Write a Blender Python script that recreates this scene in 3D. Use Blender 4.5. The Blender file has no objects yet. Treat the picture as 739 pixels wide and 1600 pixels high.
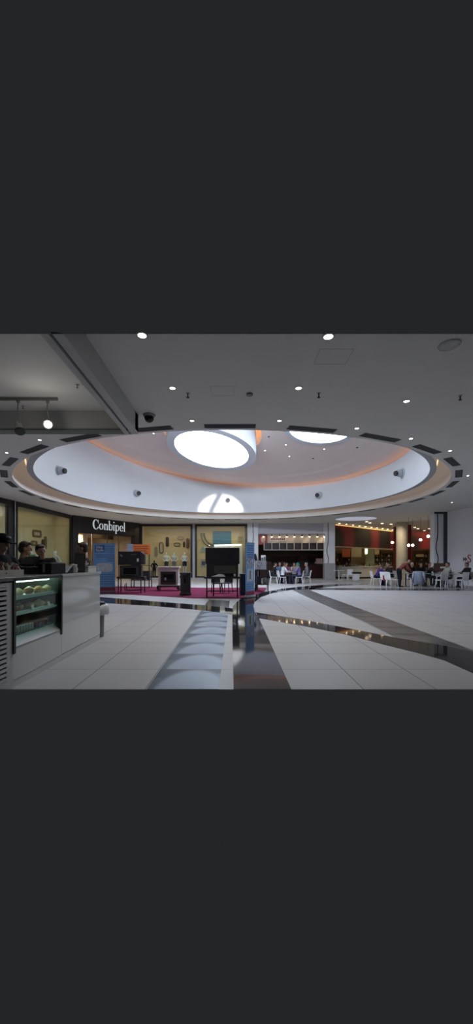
import bpy, bmesh, math, random
from mathutils import Vector, Matrix, Euler
random.seed(7)
PI = math.pi
C = bpy.context.scene.collection
# ---------------------------------------------------------------- camera frame
F, CX, HY, EYE = 570.0, 366.0, 880.0, 1.3      # focal length (px of a 739 px wide frame), vanishing point, eye height
CH = 3.2                                        # ceiling above the eye
CEIL = EYE + CH
def P(x, y, Y): return Vector(((x-CX)/F*Y, Y, EYE + (HY-y)/F*Y))
def XA(x, Y): return (x-CX)/F*Y
def ZA(y, Y): return EYE + (HY-y)/F*Y
def FL(x, y):
    Y = F*EYE/(y-HY); return ((x-CX)/F*Y, Y)
def CE(x, y, h=CH):
    Y = F*h/(HY-y); return Vector(((x-CX)/F*Y, Y, EYE+h))
# ---------------------------------------------------------------- materials
MATS = {}
def nodes(name):
    m = bpy.data.materials.new(name); m.use_nodes = True
    nt = m.node_tree; b = nt.nodes['Principled BSDF']
    return m, nt, b
def mat(name, col, rough=0.5, metal=0.0, var=0.06, scale=6.0, emit=None, strength=0.0, spec=0.5, coat=0.0, bump=0.0):
    if name in MATS: return MATS[name]
    m, nt, b = nodes(name)
    tc = nt.nodes.new('ShaderNodeTexCoord'); nz = nt.nodes.new('ShaderNodeTexNoise')
    nz.inputs['Scale'].default_value = scale; nz.inputs['Detail'].default_value = 3
    nt.links.new(tc.outputs['Object'], nz.inputs['Vector'])
    rp = nt.nodes.new('ShaderNodeValToRGB')
    lo = [max(0, c*(1-var)) for c in col]; hi = [min(1, c*(1+var)) for c in col]
    rp.color_ramp.elements[0].position = .3; rp.color_ramp.elements[1].position = .7
    rp.color_ramp.elements[0].color = (*lo, 1); rp.color_ramp.elements[1].color = (*hi, 1)
    nt.links.new(nz.outputs['Fac'], rp.inputs['Fac'])
    nt.links.new(rp.outputs['Color'], b.inputs['Base Color'])
    b.inputs['Roughness'].default_value = rough; b.inputs['Metallic'].default_value = metal
    b.inputs['Specular IOR Level'].default_value = spec
    b.inputs['Coat Weight'].default_value = coat
    if bump:
        bp = nt.nodes.new('ShaderNodeBump'); bp.inputs['Strength'].default_value = bump
        nt.links.new(nz.outputs['Fac'], bp.inputs['Height']); nt.links.new(bp.outputs['Normal'], b.inputs['Normal'])
    if emit:
        b.inputs['Emission Color'].default_value = (*emit, 1); b.inputs['Emission Strength'].default_value = strength
    MATS[name] = m
    return m
def glass(name, tint=(1, 1, 1), refl=.07, rough=.02):
    if name in MATS: return MATS[name]
    m = bpy.data.materials.new(name); m.use_nodes = True; nt = m.node_tree
    nt.nodes.remove(nt.nodes['Principled BSDF'])
    t = nt.nodes.new('ShaderNodeBsdfTransparent'); t.inputs[0].default_value = (*tint, 1)
    g = nt.nodes.new('ShaderNodeBsdfGlossy'); g.inputs['Roughness'].default_value = rough
    x = nt.nodes.new('ShaderNodeMixShader'); x.inputs[0].default_value = refl
    nt.links.new(t.outputs[0], x.inputs[1]); nt.links.new(g.outputs[0], x.inputs[2])
    nt.links.new(x.outputs[0], nt.nodes['Material Output'].inputs[0])
    MATS[name] = m
    return m
def math_node(nt, op, a, b=None, c=None):
    n = nt.nodes.new('ShaderNodeMath'); n.operation = op
    for i, v in enumerate((a, b, c)):
        if v is None: continue
        if isinstance(v, (int, float)): n.inputs[i].default_value = v
        else: nt.links.new(v, n.inputs[i])
    return n.outputs[0]
T = 0.75
def tile_material(name, col, joint, rough, spec=.5, var=.04, rvar=0):
    m, nt, b = nodes(name)
    tc = nt.nodes.new('ShaderNodeTexCoord'); sp = nt.nodes.new('ShaderNodeSeparateXYZ')
    nt.links.new(tc.outputs['Object'], sp.inputs[0])
    fs = []
    for ax, off in ((0, -1.333), (1, -4.475)):
        u = math_node(nt, 'FRACT', math_node(nt, 'DIVIDE', math_node(nt, 'ADD', sp.outputs[ax], off+60*T), T))
        d = math_node(nt, 'ABSOLUTE', math_node(nt, 'SUBTRACT', u, .5))
        fs.append(math_node(nt, 'GREATER_THAN', d, .5-.008))
    j = math_node(nt, 'MAXIMUM', fs[0], fs[1])
    wn = nt.nodes.new('ShaderNodeTexWhiteNoise'); wn.noise_dimensions = '2D'
    cell = nt.nodes.new('ShaderNodeCombineXYZ')
    for i, off in ((0, -1.333), (1, -4.475)):
        nt.links.new(math_node(nt, 'FLOOR', math_node(nt, 'DIVIDE', math_node(nt, 'ADD', sp.outputs[i], off+60*T), T)), cell.inputs[i])
    nt.links.new(cell.outputs[0], wn.inputs['Vector'])
    nz = nt.nodes.new('ShaderNodeTexNoise'); nz.inputs['Scale'].default_value = 1.7; nz.inputs['Detail'].default_value = 5
    nt.links.new(tc.outputs['Object'], nz.inputs['Vector'])
    f = math_node(nt, 'ADD', math_node(nt, 'MULTIPLY', wn.outputs['Value'], .45), math_node(nt, 'MULTIPLY', nz.outputs['Fac'], .55))
    mx = nt.nodes.new('ShaderNodeMix'); mx.data_type = 'RGBA'
    mx.inputs['A'].default_value = (*[c*(1-var) for c in col], 1); mx.inputs['B'].default_value = (*[c*(1+var) for c in col], 1)
    nt.links.new(f, mx.inputs['Factor'])
    m2 = nt.nodes.new('ShaderNodeMix'); m2.data_type = 'RGBA'; m2.inputs['B'].default_value = (*joint, 1)
    nt.links.new(mx.outputs['Result'], m2.inputs['A']); nt.links.new(j, m2.inputs['Factor'])
    nt.links.new(m2.outputs['Result'], b.inputs['Base Color'])
    b.inputs['Roughness'].default_value = rough; b.inputs['Specular IOR Level'].default_value = spec
    return m
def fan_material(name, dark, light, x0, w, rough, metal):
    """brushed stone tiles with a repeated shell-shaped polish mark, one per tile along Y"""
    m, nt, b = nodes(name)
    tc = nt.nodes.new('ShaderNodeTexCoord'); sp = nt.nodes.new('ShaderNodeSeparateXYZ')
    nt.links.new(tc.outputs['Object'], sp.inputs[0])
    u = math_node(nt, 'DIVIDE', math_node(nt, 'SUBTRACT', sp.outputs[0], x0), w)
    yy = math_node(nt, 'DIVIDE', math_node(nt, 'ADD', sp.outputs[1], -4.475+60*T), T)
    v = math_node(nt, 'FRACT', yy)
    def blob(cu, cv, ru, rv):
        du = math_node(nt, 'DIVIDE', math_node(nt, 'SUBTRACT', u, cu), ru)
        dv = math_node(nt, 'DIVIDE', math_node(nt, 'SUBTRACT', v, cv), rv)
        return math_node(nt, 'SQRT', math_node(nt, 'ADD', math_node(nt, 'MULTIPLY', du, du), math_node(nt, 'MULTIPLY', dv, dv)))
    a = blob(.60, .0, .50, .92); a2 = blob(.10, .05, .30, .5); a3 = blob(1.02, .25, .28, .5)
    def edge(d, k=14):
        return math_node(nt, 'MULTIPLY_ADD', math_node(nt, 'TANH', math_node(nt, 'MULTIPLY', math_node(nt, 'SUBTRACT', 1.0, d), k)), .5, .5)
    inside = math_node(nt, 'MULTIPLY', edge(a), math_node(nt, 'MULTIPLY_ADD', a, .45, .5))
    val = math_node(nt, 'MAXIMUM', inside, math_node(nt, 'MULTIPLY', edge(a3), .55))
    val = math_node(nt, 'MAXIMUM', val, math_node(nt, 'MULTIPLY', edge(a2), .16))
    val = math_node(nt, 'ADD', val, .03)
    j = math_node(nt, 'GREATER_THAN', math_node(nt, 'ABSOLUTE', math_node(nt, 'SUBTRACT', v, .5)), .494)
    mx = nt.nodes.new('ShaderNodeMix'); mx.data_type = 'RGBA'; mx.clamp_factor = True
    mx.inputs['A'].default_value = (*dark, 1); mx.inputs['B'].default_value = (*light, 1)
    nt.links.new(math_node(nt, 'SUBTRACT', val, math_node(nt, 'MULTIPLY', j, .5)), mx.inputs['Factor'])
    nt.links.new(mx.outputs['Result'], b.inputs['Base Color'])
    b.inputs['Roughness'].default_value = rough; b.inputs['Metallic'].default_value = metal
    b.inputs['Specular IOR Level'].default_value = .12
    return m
# ---------------------------------------------------------------- mesh helpers
class MB:
    def __init__(s): s.bm = bmesh.new()
    def _mat(s, faces, mi):
        for f in faces: f.material_index = mi
    def box(s, c, d, rz=0, mi=0, rot=None):
        r = bmesh.ops.create_cube(s.bm, size=1)
        R = rot.to_matrix().to_4x4() if rot else Matrix.Rotation(rz, 4, 'Z')
        M = Matrix.Translation(c) @ R @ Matrix.Diagonal((*d, 1))
        bmesh.ops.transform(s.bm, matrix=M, verts=r['verts'])
        s._mat({f for v in r['verts'] for f in v.link_faces}, mi); return s
    def span(s, x0, x1, y0, y1, z0, z1, mi=0):
        return s.box(((x0+x1)/2, (y0+y1)/2, (z0+z1)/2), (abs(x1-x0), abs(y1-y0), abs(z1-z0)), mi=mi)
    def cyl(s, p0, p1, r, r2=None, n=16, mi=0):
        p0, p1 = Vector(p0), Vector(p1); d = p1-p0
        rr = bmesh.ops.create_cone(s.bm, cap_ends=True, segments=n, radius1=r, radius2=r if r2 is None else r2, depth=d.length)
        q = Vector((0, 0, 1)).rotation_difference(d.normalized()).to_matrix().to_4x4()
        bmesh.ops.transform(s.bm, matrix=Matrix.Translation((p0+p1)/2) @ q, verts=rr['verts'])
        s._mat({f for v in rr['verts'] for f in v.link_faces}, mi); return s
    def ell(s, c, r, rot=None, u=16, v=10, mi=0):
        rr = bmesh.ops.create_uvsphere(s.bm, u_segments=u, v_segments=v, radius=1)
        if isinstance(r, (int, float)): r = (r, r, r)
        R = rot.to_4x4() if rot else Matrix()
        bmesh.ops.transform(s.bm, matrix=Matrix.Translation(c) @ R @ Matrix.Diagonal((*r, 1)), verts=rr['verts'])
        s._mat({f for vv in rr['verts'] for f in vv.link_faces}, mi); return s
    def cap(s, p0, r0, p1, r1, n=14):
        p0, p1 = Vector(p0), Vector(p1)
        s.cyl(p0, p1, r0, r1, n); s.ell(p0, r0, u=n, v=8); s.ell(p1, r1, u=n, v=8); return s
    def tube(s, pts, r, n=8, mi=0):
        for a, b in zip(pts, pts[1:]):
            s.cyl(a, b, r, n=n, mi=mi)
        for p in pts[1:-1]: s.ell(p, r, u=n, v=6, mi=mi)
        return s
    def lathe(s, prof, c=(0, 0, 0), n=24, mi=0, sx=1, sy=1, caps=True):
        rings = []
        for r, z in prof:
            rings.append([s.bm.verts.new((c[0]+sx*r*math.cos(2*PI*k/n), c[1]+sy*r*math.sin(2*PI*k/n), c[2]+z)) for k in range(n)])
        for a, b in zip(rings, rings[1:]):
            for k in range(n):
                s.bm.faces.new((a[k], a[(k+1) % n], b[(k+1) % n], b[k])).material_index = mi
        for ring, rv in ((rings[0], True), (rings[-1], False)) if caps else ():
            f = s.bm.faces.new(ring[::-1] if rv else ring); f.material_index = mi
        return s
    def prism(s, pts, vec, mi=0):
        pts = [Vector(p) for p in pts]; vec = Vector(vec)
        a = [s.bm.verts.new(p) for p in pts]; b = [s.bm.verts.new(p+vec) for p in pts]
        n = len(pts)
        fs = [s.bm.faces.new(a[::-1]), s.bm.faces.new(b)]
        for k in range(n): fs.append(s.bm.faces.new((a[k], a[(k+1) % n], b[(k+1) % n], b[k])))
        s._mat(fs, mi); return s
    def ringplate(s, outer, inner, vec, mi=0, closed=True):
        """a plate between two loops of equal count, extruded by vec"""
        vec = Vector(vec); o = [Vector(p) for p in outer]; i = [Vector(p) for p in inner]
        vo = [s.bm.verts.new(p) for p in o]; vi = [s.bm.verts.new(p) for p in i]
        wo = [s.bm.verts.new(p+vec) for p in o]; wi = [s.bm.verts.new(p+vec) for p in i]
        n = len(o); fs = []
        for k in range(n if closed else n-1):
            l = (k+1) % n
            fs += [s.bm.faces.new((vo[k], vi[k], vi[l], vo[l])), s.bm.faces.new((wo[k], wo[l], wi[l], wi[k])),
                   s.bm.faces.new((vo[k], vo[l], wo[l], wo[k])), s.bm.faces.new((vi[k], wi[k], wi[l], vi[l]))]
        if not closed:
            fs += [s.bm.faces.new((vo[0], wo[0], wi[0], vi[0])), s.bm.faces.new((vo[-1], vi[-1], wi[-1], wo[-1]))]
        s._mat(fs, mi); return s
    def quad(s, a, b, c, d, mi=0):
        f = s.bm.faces.new([s.bm.verts.new(p) for p in (a, b, c, d)]); f.material_index = mi; return s
    def build(s, name, mats, parent=None, smooth=False, bevel=0, loc=None, rz=0, fix=True):
        if fix: bmesh.ops.recalc_face_normals(s.bm, faces=s.bm.faces)
        me = bpy.data.meshes.new(name); s.bm.to_mesh(me); s.bm.free()
        for m in (mats if isinstance(mats, (list, tuple)) else [mats]): me.materials.append(m)
        if smooth: me.polygons.foreach_set('use_smooth', [True]*len(me.polygons))
        o = bpy.data.objects.new(name, me); C.objects.link(o)
        if parent: o.parent = parent
        if loc: o.location = loc
        if rz: o.rotation_euler.z = rz
        if bevel:
            b = o.modifiers.new('bevel', 'BEVEL'); b.width = bevel; b.segments = 2; b.limit_method = 'ANGLE'; b.angle_limit = .6
        return o
def tag(o, label, cat, group=None, kind=None):
    o['label'] = label; o['category'] = cat
    if group: o['group'] = group
    if kind: o['kind'] = kind
    return o
def thing(name, label, cat, loc=(0, 0, 0), rz=0, group=None):
    o = bpy.data.objects.new(name, None); C.objects.link(o); o.empty_display_size = .1
    o.location = loc; o.rotation_euler = (0, 0, rz)
    return tag(o, label, cat, group)
def struct(o, label=None):
    o['kind'] = 'structure'
    if label: o['label'] = label
    return o
def dup(root, loc, rz=0, label=None, group=None):
    r = root.copy(); C.objects.link(r); r.location = loc; r.rotation_euler = (0, 0, rz)
    if label: r['label'] = label
    if group: r['group'] = group
    for ch in list(root.children):
        c = ch.copy(); C.objects.link(c); c.parent = r
        for g in ch.children:
            d = g.copy(); C.objects.link(d); d.parent = c
    return r
def text_mesh(txt, size, extrude):
    cu = bpy.data.curves.new('t', 'FONT'); cu.body = txt; cu.size = size; cu.extrude = extrude
    cu.align_x = 'CENTER'; cu.align_y = 'CENTER'
    o = bpy.data.objects.new('t', cu); C.objects.link(o)
    me = bpy.data.meshes.new_from_object(o.evaluated_get(bpy.context.evaluated_depsgraph_get()))
    bpy.data.objects.remove(o); bpy.data.curves.remove(cu)
    return me
def text(name, txt, size, m, parent, loc, rot=(PI/2, 0, 0), extrude=.004):
    me = text_mesh(txt, size, extrude); me.materials.clear(); me.materials.append(m); me.name = name
    o = bpy.data.objects.new(name, me); C.objects.link(o); o.parent = parent; o.location = loc; o.rotation_euler = rot
    return o
def light(name, typ, loc, energy, col=(1, 1, 1), size=1.0, rot=None, size_y=None, spot=None, blend=.4):
    l = bpy.data.lights.new(name, typ); l.energy = energy; l.color = col
    if typ == 'AREA':
        l.size = size
        if size_y: l.shape = 'RECTANGLE'; l.size_y = size_y
    else: l.shadow_soft_size = size
    if spot: l.spot_size = spot; l.spot_blend = blend
    o = bpy.data.objects.new(name, l); C.objects.link(o); o.location = loc
    if rot: o.rotation_euler = rot
    return o
def aim(o, target):
    o.rotation_euler = (Vector(target)-o.location).to_track_quat('-Z', 'Y').to_euler()
# ================================================================ THE SETTING
M_ceil = mat('ceiling_paint', (.75, .735, .70), .75, var=.015, scale=2)
M_white = mat('white_paint', (.86, .87, .90), .6, var=.015, scale=2)
M_drum = mat('drum_paint', (.78, .80, .83), .7, var=.01, scale=1.5)
M_upper = mat('upper_ceiling_paint', (.80, .69, .66), .8, var=.03, scale=.6)
M_grey = mat('grey_trim', (.42, .42, .43), .5)
M_lip = mat('lip_grey', (.40, .41, .44), .6)
M_black = mat('black_frame', (.012, .011, .012), .35)
M_blk2 = mat('black_iron', (.014, .014, .016), .45, var=.2)
M_tile = tile_material('pale_floor_tile', (.46, .45, .46), (.17, .16, .165), .42, .10, .05)
M_polish = tile_material('black_polished_granite', (.022, .022, .026), (.012, .012, .014), .05, .28, .15)
M_gran = tile_material('grey_satin_granite', (.075, .075, .085), (.03, .03, .035), .22, .4, .1)
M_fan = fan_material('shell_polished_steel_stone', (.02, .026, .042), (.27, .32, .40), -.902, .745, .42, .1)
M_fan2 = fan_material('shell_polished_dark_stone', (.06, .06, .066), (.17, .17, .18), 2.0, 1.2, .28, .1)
M_warm = mat('warm_cove_light', (1, .6, .3), .5, emit=(1, .50, .16), strength=5)
M_sky = mat('skylight_diffuser', (.9, .95, 1), .5, emit=(.75, .87, 1), strength=18.5)
M_lamp = mat('lamp_glow', (1, .95, .85), .5, emit=(1, .93, .82), strength=14)
M_lampw = mat('lamp_glow_warm', (1, .85, .6), .5, emit=(1, .78, .48), strength=10)
M_glass = glass('clear_glass', (.97, .98, .97), .06)
R_ = math.radians
# floor -------------------------------------------------------------------
b = MB(); b.quad((-18, 3.761, 0), (24, 3.761, 0), (24, 48, 0), (-18, 48, 0))
floor = struct(b.build('floor', M_tile, fix=False))
def inlay(name, px, m, z=.0025, world=False):
    b = MB(); pts = [(*(p if world else FL(*p)), 0) for p in px]
    b.prism(pts, (0, 0, z)); return struct(b.build(name, m, floor))
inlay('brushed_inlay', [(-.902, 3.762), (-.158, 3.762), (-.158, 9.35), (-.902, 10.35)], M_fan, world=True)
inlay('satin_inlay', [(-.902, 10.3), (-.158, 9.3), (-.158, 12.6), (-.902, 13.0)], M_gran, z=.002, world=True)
inlay('polished_inlay', [(365, 1077), (455, 1077), (405, 967), (398, 955.5), (395.5, 947), (398, 940.6), (407.7, 933), (426.6, 926.5),
      (456, 921.6), (483.4, 921.4), (500, 918.5), (530, 915.4), (575, 913.2), (575, 912.2), (520, 913.2), (480, 915.5), (440, 920), (410, 926), (390, 931), (376.5, 935), (370, 940.6), (364, 947), (362.9, 956), (363.5, 1019)], M_polish)
inlay('polished_arc', [(363, 950.7), (319, 945.7), (295.5, 944), (231, 939), (157, 933), (120, 931), (100, 930.6), (100, 939), (120, 939.5), (157, 942), (244.7, 947.4), (309, 953), (363, 960)], M_polish, z=.0035)
inlay('polished_arc', [(400, 957), (470, 967.7), (540, 981), (621, 997), (700, 1010), (745, 1020), (900, 1055), (900, 1076.5), (780, 1076.5), (739, 1052), (694, 1032), (655, 1021), (597, 1006.7), (540, 991.5), (479, 979), (404, 966)], M_polish, z=.0035)
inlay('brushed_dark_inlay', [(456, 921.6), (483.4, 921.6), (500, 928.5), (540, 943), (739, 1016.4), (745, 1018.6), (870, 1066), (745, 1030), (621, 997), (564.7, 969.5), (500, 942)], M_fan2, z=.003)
inlay('satin_band', [(483, 918.4), (560, 919), (650, 919.6), (745, 920), (745, 923.2), (650, 922.8), (560, 922.2), (483, 921.8)], M_gran)
# ceiling and dome ----------------------------------------------------------
DX, DY = -.1, 17.6
def EL(a, b_, t): return (DX+a*math.sin(t), DY-b_*math.cos(t))
NS = 192
def sweep(name, prof, m, parent, close=False, hfun=None, smooth=True):
    """prof: list of (a, b, h) rings above the eye; h may be a function of (x, y)"""
    b = MB(); rings = []
    for a, bb, h in prof:
        ring = []
        for k in range(NS):
            x, y = EL(a, bb, 2*PI*k/NS)
            ring.append(b.bm.verts.new((x, y, EYE+(h(x, y) if callable(h) else h))))
        rings.append(ring)
    if close: rings.append(rings[0])
    for r0, r1 in zip(rings, rings[1:]):
        for k in range(NS):
            l = (k+1) % NS
            b.bm.faces.new((r0[k], r0[l], r1[l], r1[k]))
    o = b.build(name, m, parent, smooth=smooth)
    if smooth:
        md = o.modifiers.new('split', 'EDGE_SPLIT'); md.split_angle = .5
    return struct(o)
YN = F*CH/(HY-522)
X0, X1, Y1 = -20, 26, 48
b = MB(); ins = []; outs = []
corner = {}
for cx_, cy_ in ((X0, YN), (X1, YN), (X1, Y1), (X0, Y1)):
    t = math.atan2((cx_-DX)/9.15, -(cy_-DY)/8.85) % (2*PI); corner[round(t/(2*PI)*NS) % NS] = (cx_, cy_)
for k in range(NS):
    t = 2*PI*k/NS; x, y = EL(9.15, 8.85, t); ins.append(b.bm.verts.new((x, y, CEIL)))
    dx, dy = x-DX, y-DY; s = 1e9
    if dx > 1e-9: s = min(s, (X1-DX)/dx)
    if dx < -1e-9: s = min(s, (X0-DX)/dx)
    if dy > 1e-9: s = min(s, (Y1-DY)/dy)
    if dy < -1e-9: s = min(s, (YN-DY)/dy)
    p = corner.get(k, (DX+dx*s, DY+dy*s)); outs.append(b.bm.verts.new((*p, CEIL)))
for k in range(NS):
    l = (k+1) % NS; b.bm.faces.new((ins[k], ins[l], outs[l], outs[k]))
ceiling = struct(b.build('ceiling', M_ceil))
HB = 3.57
def hj(x, y): return 5.45-.0973*x-.0854*(y-25.9)
def htop(x, y): return min(hj(x, y), .58*y)
M_cove = mat('cove_paint', (.74, .72, .69), .7, var=.01)
sweep('ceiling_cove', [(9.15, 8.85, CH), (9.17, 8.87, CH+.12), (9.27, 8.97, CH+.35), (9.27, 8.97, CH+.6), (9.15, 8.85, CH+.85), (8.95, 8.7, CH+1.0), (8.66, 8.52, CH+1.08)], M_cove, ceiling)
sweep('drum_wall', [(8.66, 8.52, lambda x, y: htop(x, y)), (8.66, 8.52, HB+.05), (8.64, 8.50, HB), (8.46, 8.32, HB), (8.44, 8.30, HB+.04), (8.44, 8.30, lambda x, y: htop(x, y))], M_drum, ceiling, close=True)
sweep('drum_lip', [(8.66, 8.52, HB-.012), (8.44, 8.30, HB-.012), (8.44, 8.30, HB-.002), (8.66, 8.52, HB-.002)], M_lip, ceiling, close=True)
sweep('cove_light', [(8.68, 8.54, CH+.62), (8.72, 8.58, CH+.62), (8.72, 8.58, CH+.68), (8.68, 8.54, CH+.68)], mat('cove_strip', (1, .7, .4), .5, emit=(1, .66, .36), strength=1.1), ceiling, close=True)
sweep('upper_cove_light', [(8.58, 8.44, lambda x, y: htop(x, y)+.003), (8.65, 8.51, lambda x, y: htop(x, y)+.003), (8.65, 8.51, lambda x, y: htop(x, y)+.016), (8.58, 8.44, lambda x, y: htop(x, y)+.016)], mat('upper_cove_strip', (1, .6, .3), .5, emit=(1, .60, .36), strength=1.7), ceiling, close=True)
# upper ceiling: a tilted sheet with two round holes
S1 = Vector((-1.145, 18.46, EYE+5.66)); S1R, S1D = 2.25, 1.86
S2 = (3.95, 16.8); S2R = 1.42
def hs(x, y):
    r = math.hypot((x-DX)/8.75, (y-DY)/8.6)
    lift = .26 + (.05 if r < .80 else 0) + .10*max(0, 1-r)
    return min(hj(x, y)+lift, .6*y)
b = MB(); st = .125; vs = {}
nx = int(9.1/st)+1
for i in range(-nx, nx+1):
    for j in range(-nx, nx+1):
        x, y = DX+i*st, DY+j*st; r = math.hypot((x-DX)/8.86, (y-DY)/8.72)
        if r > 1.02: continue
        if r > 1: x, y = DX+(x-DX)/r, DY+(y-DY)/r
        if math.hypot(x-S1.x, y-S1.y) < S1R+.30 or math.hypot(x-S2[0], y-S2[1]) < S2R+.02: continue
        vs[i, j] = b.bm.verts.new((x, y, EYE+hs(x, y)))
for (i, j) in list(vs):
    q = [(i, j), (i+1, j), (i+1, j+1), (i, j+1)]
    if all(k in vs for k in q): b.bm.faces.new([vs[k] for k in q])
for v in b.bm.verts:
    if v.is_boundary:
        for (cx_, cy_), rr in (((S1.x, S1.y), S1R+.30), (S2, S2R+.02)):
            d = math.hypot(v.co.x-cx_, v.co.y-cy_)
            if d < rr+.25:
                v.co.x = cx_+(v.co.x-cx_)*rr/d; v.co.y = cy_+(v.co.y-cy_)*rr/d; v.co.z = EYE+hs(v.co.x, v.co.y)
        r = math.hypot((v.co.x-DX)/8.86, (v.co.y-DY)/8.72)
        if .95 < r < 1: v.co.x = DX+(v.co.x-DX)/r; v.co.y = DY+(v.co.y-DY)/r; v.co.z = EYE+hs(v.co.x, v.co.y)
upper = b.build('upper_ceiling', M_upper, ceiling, smooth=True); struct(upper)
# closing skirt between drum top and upper ceiling, behind the hidden light strip
sweep('upper_skirt', [(8.66, 8.52, lambda x, y: htop(x, y)-.05), (8.88, 8.74, lambda x, y: htop(x, y)-.05), (8.88, 8.74, lambda x, y: htop(x, y)+.45)], M_upper, ceiling)
# skylight drum hanging from the upper ceiling (lower rim tilted)
def tiltz(x, y): return S1.z-.157*(x-S1.x)-.16*(y-S1.y)
def circ(cx_, cy_, r, zf, n=96): return [Vector((cx_+r*math.sin(2*PI*k/n), cy_-r*math.cos(2*PI*k/n), zf(cx_+r*math.sin(2*PI*k/n), cy_-r*math.cos(2*PI*k/n)))) for k in range(n)]
M_ring = mat('skylight_ring', (.62, .66, .72), .6, var=.01)
b = MB(); n = 96
rings = [circ(S1.x, S1.y, S1R, lambda x, y: EYE+8.2), circ(S1.x, S1.y, S1R, tiltz), circ(S1.x, S1.y, S1D, tiltz), circ(S1.x, S1.y, S1D, lambda x, y: tiltz(x, y)+.10)]
vv = [[b.bm.verts.new(p) for p in r] for r in rings]
for r0, r1 in zip(vv, vv[1:]):
    for k in range(n): b.bm.faces.new((r0[k], r0[(k+1) % n], r1[(k+1) % n], r1[k]))
sk1 = b.build('window_1', M_ring, smooth=True); struct(sk1, 'large round skylight with a tilted pale rim hanging in the dome')
md = sk1.modifiers.new('s', 'EDGE_SPLIT'); md.split_angle = .5
b = MB(); b.bm.faces.new([b.bm.verts.new(p) for p in circ(S1.x, S1.y, S1D, lambda x, y: tiltz(x, y)+.09)])
struct(b.build('pane', M_sky, sk1))
b = MB()
vv = [[b.bm.verts.new(p) for p in circ(S1.x, S1.y, S1R+.30, z)] for z in ((lambda x, y: EYE+hs(x, y)), (lambda x, y: EYE+hs(x, y)+.9))]
vv.append([b.bm.verts.new(p) for p in circ(S1.x, S1.y, S1R-.02, lambda x, y: EYE+hs(x, y)+.9)])
for r0, r1 in zip(vv, vv[1:]):
    for k in range(n): b.bm.faces.new((r0[k], r0[(k+1) % n], r1[(k+1) % n], r1[k]))
struct(b.build('skylight_recess', M_upper, sk1))
b = MB(); b.ringplate(circ(S1.x, S1.y, S1R+.06, lambda x, y: EYE+hs(x, y)+.5), circ(S1.x, S1.y, S1R+.01, lambda x, y: EYE+hs(x, y)+.5), (0, 0, .05))
struct(b.build('recess_light', M_warm, sk1))
z2 = lambda x, y: EYE+hs(x, y)-.06
b = MB(); b.ringplate(circ(*S2, S2R+.28, z2), circ(*S2, S2R, z2), (0, 0, .16))
sk2 = struct(b.build('window_2', M_ring), 'round skylight at the right of the dome, half hidden by the ceiling edge')
b = MB(); b.bm.faces.new([b.bm.verts.new(p) for p in circ(*S2, S2R, lambda x, y: EYE+hs(x, y)+.02)])
struct(b.build('pane', M_sky, sk2))
# added spot lamp and unseen aperture plate that shape the drum's sun patch
sunpos = Vector((1.6, 10.2, EYE+4.9)); suntgt = Vector((-.95, 25.75, EYE+3.62))
sun = light('sun_patch_spot', 'SPOT', sunpos, 16000, (1, .97, .93), .012, spot=.30, blend=.02); aim(sun, suntgt)
q = (suntgt-sunpos).normalized(); rgt = q.cross(Vector((0, 0, 1))).normalized(); up = rgt.cross(q)
pc = sunpos+q*1.2
hr = .122
inner = [pc+rgt*(-hr*math.cos(PI*k/24))+up*(hr*.80*math.sin(PI*k/24)) for k in range(25)]
outer = [pc+rgt*(-.32*math.cos(PI*k/24))+up*(.32*math.sin(PI*k/24)) for k in range(25)]
b = MB(); b.ringplate(outer, inner, q*.02, closed=False)
b.prism([pc-rgt*.32-up*.3, pc+rgt*.32-up*.3, pc+rgt*.32, pc-rgt*.32], q*.02)
a0, a1 = pc-rgt*.055, pc+rgt*.012+up*.13
d_ = (a1-a0).normalized().cross(q)*.014
b.prism([a0-d_, a0+d_, a1+d_, a1-d_], q*.02)
struct(b.build('window_3', M_grey), 'unseen half round aperture plate shaping the sun patch')
dome_fill = light('dome_fill_light', 'AREA', (0, 10.3, EYE+5.3), 210, (.76, .87, 1), 5.0, size_y=.7); dome_fill.rotation_euler = (R_(93), 0, 0); dome_fill.data.spread = R_(95)  # added fill lamp out of view, brightens the far drum wall
# downstand beam round the kiosk bay (raked near end)
YB = F*2.795/(HY-522)
M_beam = mat('beam_paint', (.56, .56, .55), .7, var=.015, scale=2)
b = MB()
zb = EYE+2.795
b.prism([(-2.37, YB, zb), (-2.37, 7.9, zb), (-2.37, 7.9, CEIL), (-2.37, YN, CEIL)], (.10, 0, 0))
b.prism([(-2.22, YB, zb), (-2.22, 7.9, zb), (-2.22, 7.9, CEIL), (-2.22, YN, CEIL)], (.14, 0, 0))
b.prism([(-2.27, YB+.05, zb+.06), (-2.27, 7.9, zb+.06), (-2.27, 7.9, CEIL), (-2.27, YN+.05, CEIL)], (.05, 0, 0), mi=1)
b.span(-9.5, -2.08, 7.66, 7.9, zb+.03, CEIL)
b.span(-9.5, -2.2, 7.655, 7.905, zb, zb+.03, mi=2)
beam = struct(b.build('trim_1', [M_beam, M_black, mat('beam_edge', (.16, .18, .16), .6)]), 'downstand beam with a black slot around the kiosk bay')
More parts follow.
